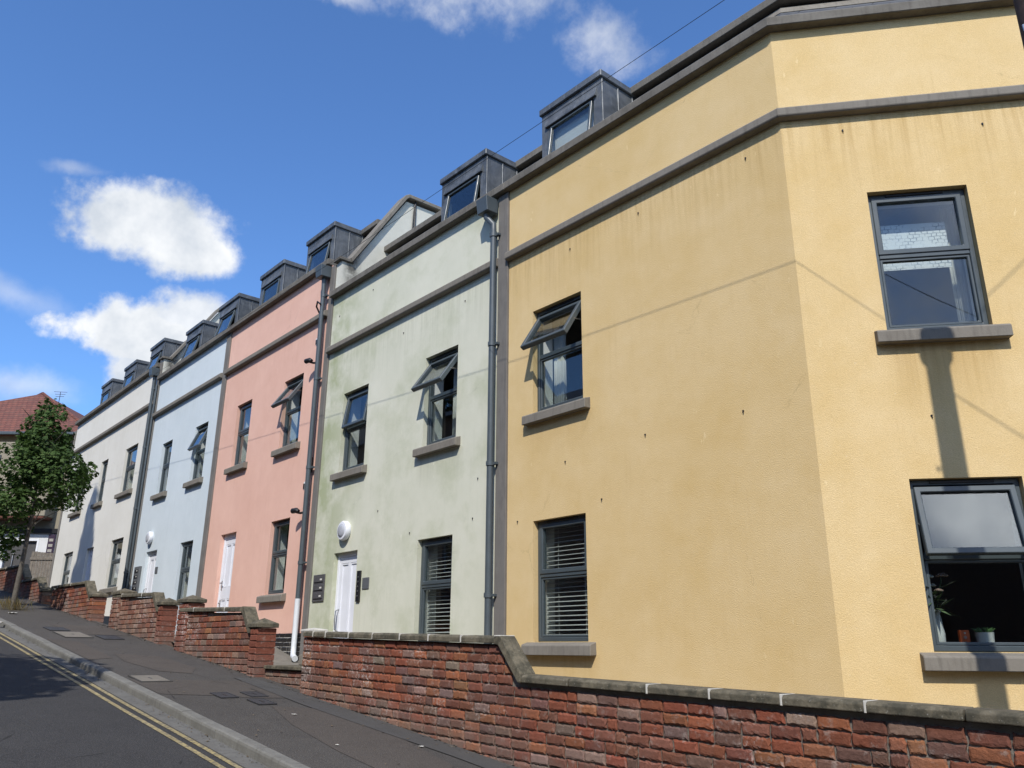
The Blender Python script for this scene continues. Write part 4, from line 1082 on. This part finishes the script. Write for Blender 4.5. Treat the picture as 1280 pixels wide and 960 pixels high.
mb = MB(); mb.lathe((pc[0],pc[1],zs_), [(.08,0),(.1,.008),(.095,.011),(.02,.011)], 24); mb.build('saucer', M['pot'], t, smooth=True)

# ------------------------------------------------------------------ building at the top of the street
O = Vector((-37.0,.5,0)); ud = Vector((.656,.755,0)); nd = Vector((.755,-.656,0))
def FF(u,o,z): p = O+ud*u+nd*o; return (p.x,p.y,z)
fb = thing('gabled_building', (-37,.5,3.9), 'tan rendered building with a red tiled hip roof at the top of the street', 'building')
mb = MB(); wall_grid(mb, FF, [-9,3.2], [6.5,10.7], [(-5.0,-4.0,7.3,8.8)], 0, -.3); mb.build('wall', M['tan'], fb)
mb = MB(); wall_grid(mb, FF, [-9,3.2], [3.4,6.30], [(-.97,.50,3.4,6.05)], .02, -.3); mb.build('ground_floor_wall', M['whitewall'], fb)
mb = MB(); mb.box(-9,3.2,.0,.12,6.30,6.50,FF); mb.build('fascia', M['black'], fb, .01)
mb = MB(); mb.box(-.95,.48,-.15,-.1,3.4,6.03,FF)
gd = mb.build('entrance_door', M['garage'], fb, .01)
mb = MB()
mb.tube([FF(-.55,-.09,4.2),FF(-.55,-.05,4.3),FF(-.55,-.05,5.4),FF(-.55,-.09,5.5)], .02, 8); mb.build('handle', M['steel'], gd, smooth=True)
mb = MB(); mb.ring(-.97,.50,3.4,6.05,.07,.03,-.12,FF); mb.build('door_frame', M['white'], gd)
mb = MB(); mb.box(-5.5,.95,.0,.75,6.95,10.2,FF); mb.build('oriel', M['tan'], fb, .02)
mb = MB(); mb.box(-5.45,.90,.02,.72,6.86,6.945,FF); mb.build('oriel_soffit', M['tile'], fb)
mb = MB(); mb.ring(-2.9,-1.4,8.2,9.6,.07,.80,.70,FF); mb.box(-2.85,-1.45,.74,.75,8.25,9.55,FF); w_ = mb.build('window', M['frame'], fb)
mb = MB(); mb.ring(-5.0,-4.0,7.3,8.8,.07,-.06,-.14,FF); w_ = mb.build('window', M['frame'], fb)
mb = MB(); mb.box(-4.95,-4.05,-.11,-.1,7.35,8.75,FF); mb.build('pane', M['glass'], w_)
# hip roof
ez, rz = 10.75, 13.72
P = [FF(-9.5,.45,ez),FF(2.3,.45,ez),FF(3.3,-9.5,ez),FF(-9.5,-11.5,ez),FF(-8.0,-8.0,rz),FF(-2.62,-3.4,rz)]
P2_ = [(p[0],p[1],p[2]-.1) for p in P[:4]]
mb = MB(); mb.add(P+P2_, [(0,1,5,4),(1,2,5),(2,3,4,5),(3,0,4),(0,6,7,1),(1,7,8,2),(2,8,9,3),(3,9,6,0),(6,9,8,7)])
rf = mb.build('roof', M['tile'], fb)
mb = MB(); mb.tube([P[4],P[5]], .09, 8); mb.build('ridge_tile', M['tile'], rf, smooth=True)
mb = MB(); mb.tube([P[5],P[1]], .08, 8); mb.build('hip_tile', M['tile'], rf, smooth=True)
mb = MB(); mb.box(-9.5,2.3,.46,.58,ez-.16,ez-.02,FF); mb.build('gutter', M['pipe'], rf, .02)
sk = [FF(-4.0+u-1.3*v, .45-v*4.4, ez+v*(rz-ez)+.05) for u,v in ((0,.35),(.95,.35),(.95,.62),(0,.62))]
mb = MB(); mb.add(sk+[(p[0],p[1],p[2]-.08) for p in sk], [(0,1,2,3),(0,4,5,1),(1,5,6,2),(2,6,7,3),(3,7,4,0)]); mb.build('skylight', M['frame'], rf)
mb = MB(); a_ = Vector(FF(-1.75,-3.4,rz-.55)); mb.tube([a_,a_+Vector((0,0,.65))], .015, 6)
for k,(zz_,L) in enumerate(((.62,.28),(.5,.22),(.38,.18))): mb.tube([a_+Vector((-.3*L,-L,zz_)),a_+Vector((.3*L,L,zz_+.05))], .012, 5)
mb.build('aerial', M['wire'], rf)
t = thing('meter_box', FF(.75,.1,4.7), 'dark purple and white notice board at the corner beside the cream house', 'sign')
mb = MB(); mb.box(.92,1.22,.03,.09,5.4,6.25,FF); mb.build('board', simple('dark purple paint',(.035,.018,.04),.5), t, .01)
for zz_ in (5.5,5.72,5.95): 
    mb = MB(); mb.box(.98,1.16,.091,.097,zz_,zz_+.12,FF); mb.build('panel', M['palestone'], t)
t = thing('timber_gate', FF(.5,1.2,4.0), 'weathered grey timber gate beside the cream house corner', 'gate')
for i in range(9):
    u = .98+.12*i; mb = MB(); mb.box(u,u+.11,1.18,1.20,3.2,5.4-.01*i+rnd.uniform(-.02,.02),FF); mb.build('board', M['timber'], t, .004)
for zz_ in (3.9,5.05):
    mb = MB(); mb.box(.96,2.06,1.205,1.24,zz_,zz_+.1,FF); mb.build('rail', M['timber'], t, .004)

# ------------------------------------------------------------------ houses across the road (outside the picture: they are mirrored in the panes)
def opposite(x0, x1, i):
    y = -14.2; z = G((x0+x1)/2); h = thing('brick_house', ((x0+x1)/2,y,z), 'brick house across the road opposite the %s, outside the view' % ['telegraph pole','yellow house','pink house','cream house','gabled building','top of the street','upper street','uppermost street'][i], 'house')
    F = lambda u,o,zz: (u, y+o, zz)
    wins = [(x0+1.2,x0+2.4,z+1,z+2.6),(x1-2.4,x1-1.2,z+1,z+2.6),(x0+1.2,x0+2.4,z+4.6,z+6.4),(x1-2.4,x1-1.2,z+4.6,z+6.4)]
    mb = MB(); wall_grid(mb, F, [x0,x1], [z-1.6,z+8], wins, 0, -.3, -.25); mb.build('wall', simple('brown brick wall', (.22,.12,.08), .9, .2, 8), h)
    for w in wins:
        mb = MB(); mb.ring(w[0],w[1],w[2],w[3],.07,-.08,-.15,F); f = mb.build('window', M['white'], h)
        mb = MB(); mb.box(w[0]+.06,w[1]-.06,-.12,-.11,w[2]+.06,w[3]-.06,F); mb.build('pane', M['glass'], f)
    P = [(x0,y+.3,z+8),(x1,y+.3,z+8),(x1,y-3.5,z+10.2),(x0,y-3.5,z+10.2),(x1,y-7.3,z+8),(x0,y-7.3,z+8)]
    mb = MB(); mb.add(P, [(0,1,2,3),(3,2,4,5),(0,3,5),(1,4,2),(0,5,4,1)]); mb.build('roof', M['slate'], h)
for i,(a,b) in enumerate(((2.2,12),(-6.2,2.0),(-14.6,-6.4),(-23,-14.8),(-38,-23.2),(-54,-38.2),(-70,-54.2),(-86,-70.2))): opposite(a,b,i)

def side_house():  # unseen house added so the corner window mirrors something dark
    z = -2.5; h = thing('reflection_house', (19,-4,z), 'brick house added at the foot of the street, outside the view, for dark pane reflections', 'house')
    F = lambda u,o,zz: (17-o, u, zz)
    mb = MB(); wall_grid(mb, F, [-13,5], [z,z+8.5], [(-11,-9.8,z+3.5,z+5),(-6,-4.8,z+3.5,z+5),(0,1.2,z+3.5,z+5)], 0, -.3, -.25); mb.build('wall', simple('dark brick wall', (.12,.07,.05), .9, .2, 8), h)
    P = [(16.8,-13.2,z+8.5),(16.8,5.2,z+8.5),(21,5.2,z+11),(21,-13.2,z+11),(25,-13.2,z+8.5),(25,5.2,z+8.5)]
    mb = MB(); mb.add(P, [(0,1,2,3),(3,2,5,4),(0,3,4),(1,5,2),(0,4,5,1)]); mb.build('roof', M['slate'], h)
side_house()
# ------------------------------------------------------------------ world, sun, camera
SUN = Vector((.296,-.358,.49)).normalized()
el = math.asin(SUN.z); rot = math.atan2(SUN.x, SUN.y)
wd = bpy.data.worlds.new('World'); scene.world = wd; wd.use_nodes = True
t = wd.node_tree; t.nodes.clear()
class WN(N):
    def __init__(s, tree): s.t = tree; s._pos = None
W = WN(t)
out = W.n('ShaderNodeOutputWorld'); bg = W.n('ShaderNodeBackground'); W.l(bg.outputs[0], out.inputs[0])
sky = W.n('ShaderNodeTexSky', sky_type='NISHITA'); sky.sun_disc = False; sky.sun_elevation = el; sky.sun_rotation = rot
sky.air_density = 1.0; sky.dust_density = .3; sky.ozone_density = 2.2; sky.altitude = 50
tc = W.n('ShaderNodeTexCoord'); D = tc.outputs['Generated']; W._pos = D
def vdot(a, v):
    nd_ = W.n('ShaderNodeVectorMath', operation='DOT_PRODUCT'); W.l(a, nd_.inputs[0]); nd_.inputs[1].default_value = v; return nd_.outputs['Value']
warp = W.noise(7, 5, .6); warp2 = W.noise(9, 5, .6, W.mapping((1,1,1),loc=(5,2,9)))
fb1 = W.noise(14, 7, .6); fb2 = W.noise(34, 5, .62)
def cloud(az, el_, sx_, sy_, amp, lo, hi, tilt=0., op=1., flat=0.):
    a, e = math.radians(az), math.radians(el_)
    c = Vector((math.cos(a)*math.cos(e), math.sin(a)*math.cos(e), math.sin(e)))
    rt = Vector((math.sin(a), -math.cos(a), 0)); up = rt.cross(c)
    if up.z < 0: up = -up
    ct, st_ = math.cos(math.radians(tilt)), math.sin(math.radians(tilt))
    e1 = rt*ct+up*st_; e2 = up*ct-rt*st_
    x = W.math('DIVIDE', W.math('ADD', vdot(D,e1), W.math('MULTIPLY', W.math('SUBTRACT',warp,.5), .07)), sx_)
    y = W.math('DIVIDE', W.math('ADD', vdot(D,e2), W.math('MULTIPLY', W.math('SUBTRACT',warp2,.5), .05)), sy_)
    r = W.math('SQRT', W.math('ADD', W.math('MULTIPLY',x,x), W.math('MULTIPLY',y,y)))
    v = W.math('SUBTRACT', 1.0, r)
    v = W.math('ADD', v, W.math('MULTIPLY', W.math('SUBTRACT', W.math('ADD', W.math('MULTIPLY',fb1,.7), W.math('MULTIPLY',fb2,.3)), .5), amp))
    v = W.rng(v, lo, hi, 0, op, True)
    front = W.rng(vdot(D,c), .6, .75)
    return W.math('MULTIPLY', v, front)
cs = [cloud(166.3, 26.4, .105, .052, 1.85, .04, .55, 4), cloud(163.6, 25.8, .066, .05, 1.8, .04, .55, -6), cloud(161.8, 25.0, .045, .038, 1.7, .05, .5),
      cloud(165.2, 19.4, .092, .048, 1.7, .05, .45), cloud(162.4, 20.8, .066, .040, 1.6, .05, .5, 15, .95), cloud(163.9, 17.2, .07, .042, 1.6, .05, .5, 0, .95),
      cloud(140.5, 43.6, .17, .048, 2.8, .12, 1.5, -8, .85), cloud(132.0, 41.2, .10, .05, 2.4, .15, 1.15, -25, .6),
      cloud(154.5, 42.6, .06, .02, 1.6, .1, .9, 0, .6), cloud(173, 20.8, .10, .022, 1.4, .0, 1.2, -12, .35), cloud(171, 28.5, .05, .012, 1.8, .1, 1.2, 10, .35), cloud(172, 15, .08, .03, 1.4, .0, .9, 0, .5)]
# broken cloud over the half of the sky behind the camera
behind = W.math('MULTIPLY', W.rng(vdot(D,(.72,-.62,.1)), .05, .4), W.rng(W.noise(3.4,6,.62), .46, .66))
cs.append(W.math('MULTIPLY', behind, .8))
tot = cs[0]
for c_ in cs[1:]: tot = W.math('MAXIMUM', tot, c_)
shade = W.rng(W.math('ADD', W.math('MULTIPLY', W.noise(9,5,.6,W.mapping((1,1,1),loc=(0,0,.02))), .7), W.math('MULTIPLY', W.noise(4,3), .3)), .40, .60)
cc = W.mix(shade, (5.8,6.3,7.0), (9.4,9.5,9.6))
skyc = W.mix(1.0, sky.outputs[0], (.97,1.37,1.86), 'MULTIPLY')
cc = W.mix(behind, cc, (10.5,11,12))
glare = W.rng(vdot(D, tuple(Vector((.77,-.333,.56)).normalized())), .984, .995)  # bright patch added to the sky for the open corner sash to mirror
cc = W.mix(glare, cc, W.mix(shade, (17,18.5,21), (36,37,38)))
W.l(W.mix(W.math('MAXIMUM', tot, W.math('MULTIPLY', glare, .9)), skyc, cc), bg.inputs[0]); bg.inputs[1].default_value = .105

sd = bpy.data.lights.new('sun', 'SUN'); sd.energy = 4.2; sd.angle = math.radians(.53); sd.color = (1,.955,.89)
so = bpy.data.objects.new('sun', sd); C.objects.link(so); so.rotation_euler = SUN.to_track_quat('Z','Y').to_euler()

cam = bpy.data.cameras.new('camera'); co = bpy.data.objects.new('camera', cam); C.objects.link(co)
R = Vector((0.655696, 0.755, 0.00619)); U = Vector((0.230447, -0.20793, 0.95061)); Fw = Vector((-0.718997, 0.621885, 0.310326))
mw = Matrix(((R.x,U.x,-Fw.x,3.7736),(R.y,U.y,-Fw.y,-7.0541),(R.z,U.z,-Fw.z,1.6),(0,0,0,1)))
co.matrix_world = mw
cam.sensor_width = 36; cam.lens = 36*1019.608/1280; cam.clip_end = 1000; cam.clip_start = .05
scene.camera = co
vs = scene.view_settings
vs.view_transform = 'Standard'; vs.look = 'None'; vs.gamma = 1; vs.exposure = .13; vs.use_curve_mapping = False
scene.cycles.max_bounces = 6; scene.cycles.transparent_max_bounces = 12; scene.cycles.caustics_reflective = False; scene.cycles.caustics_refractive = False
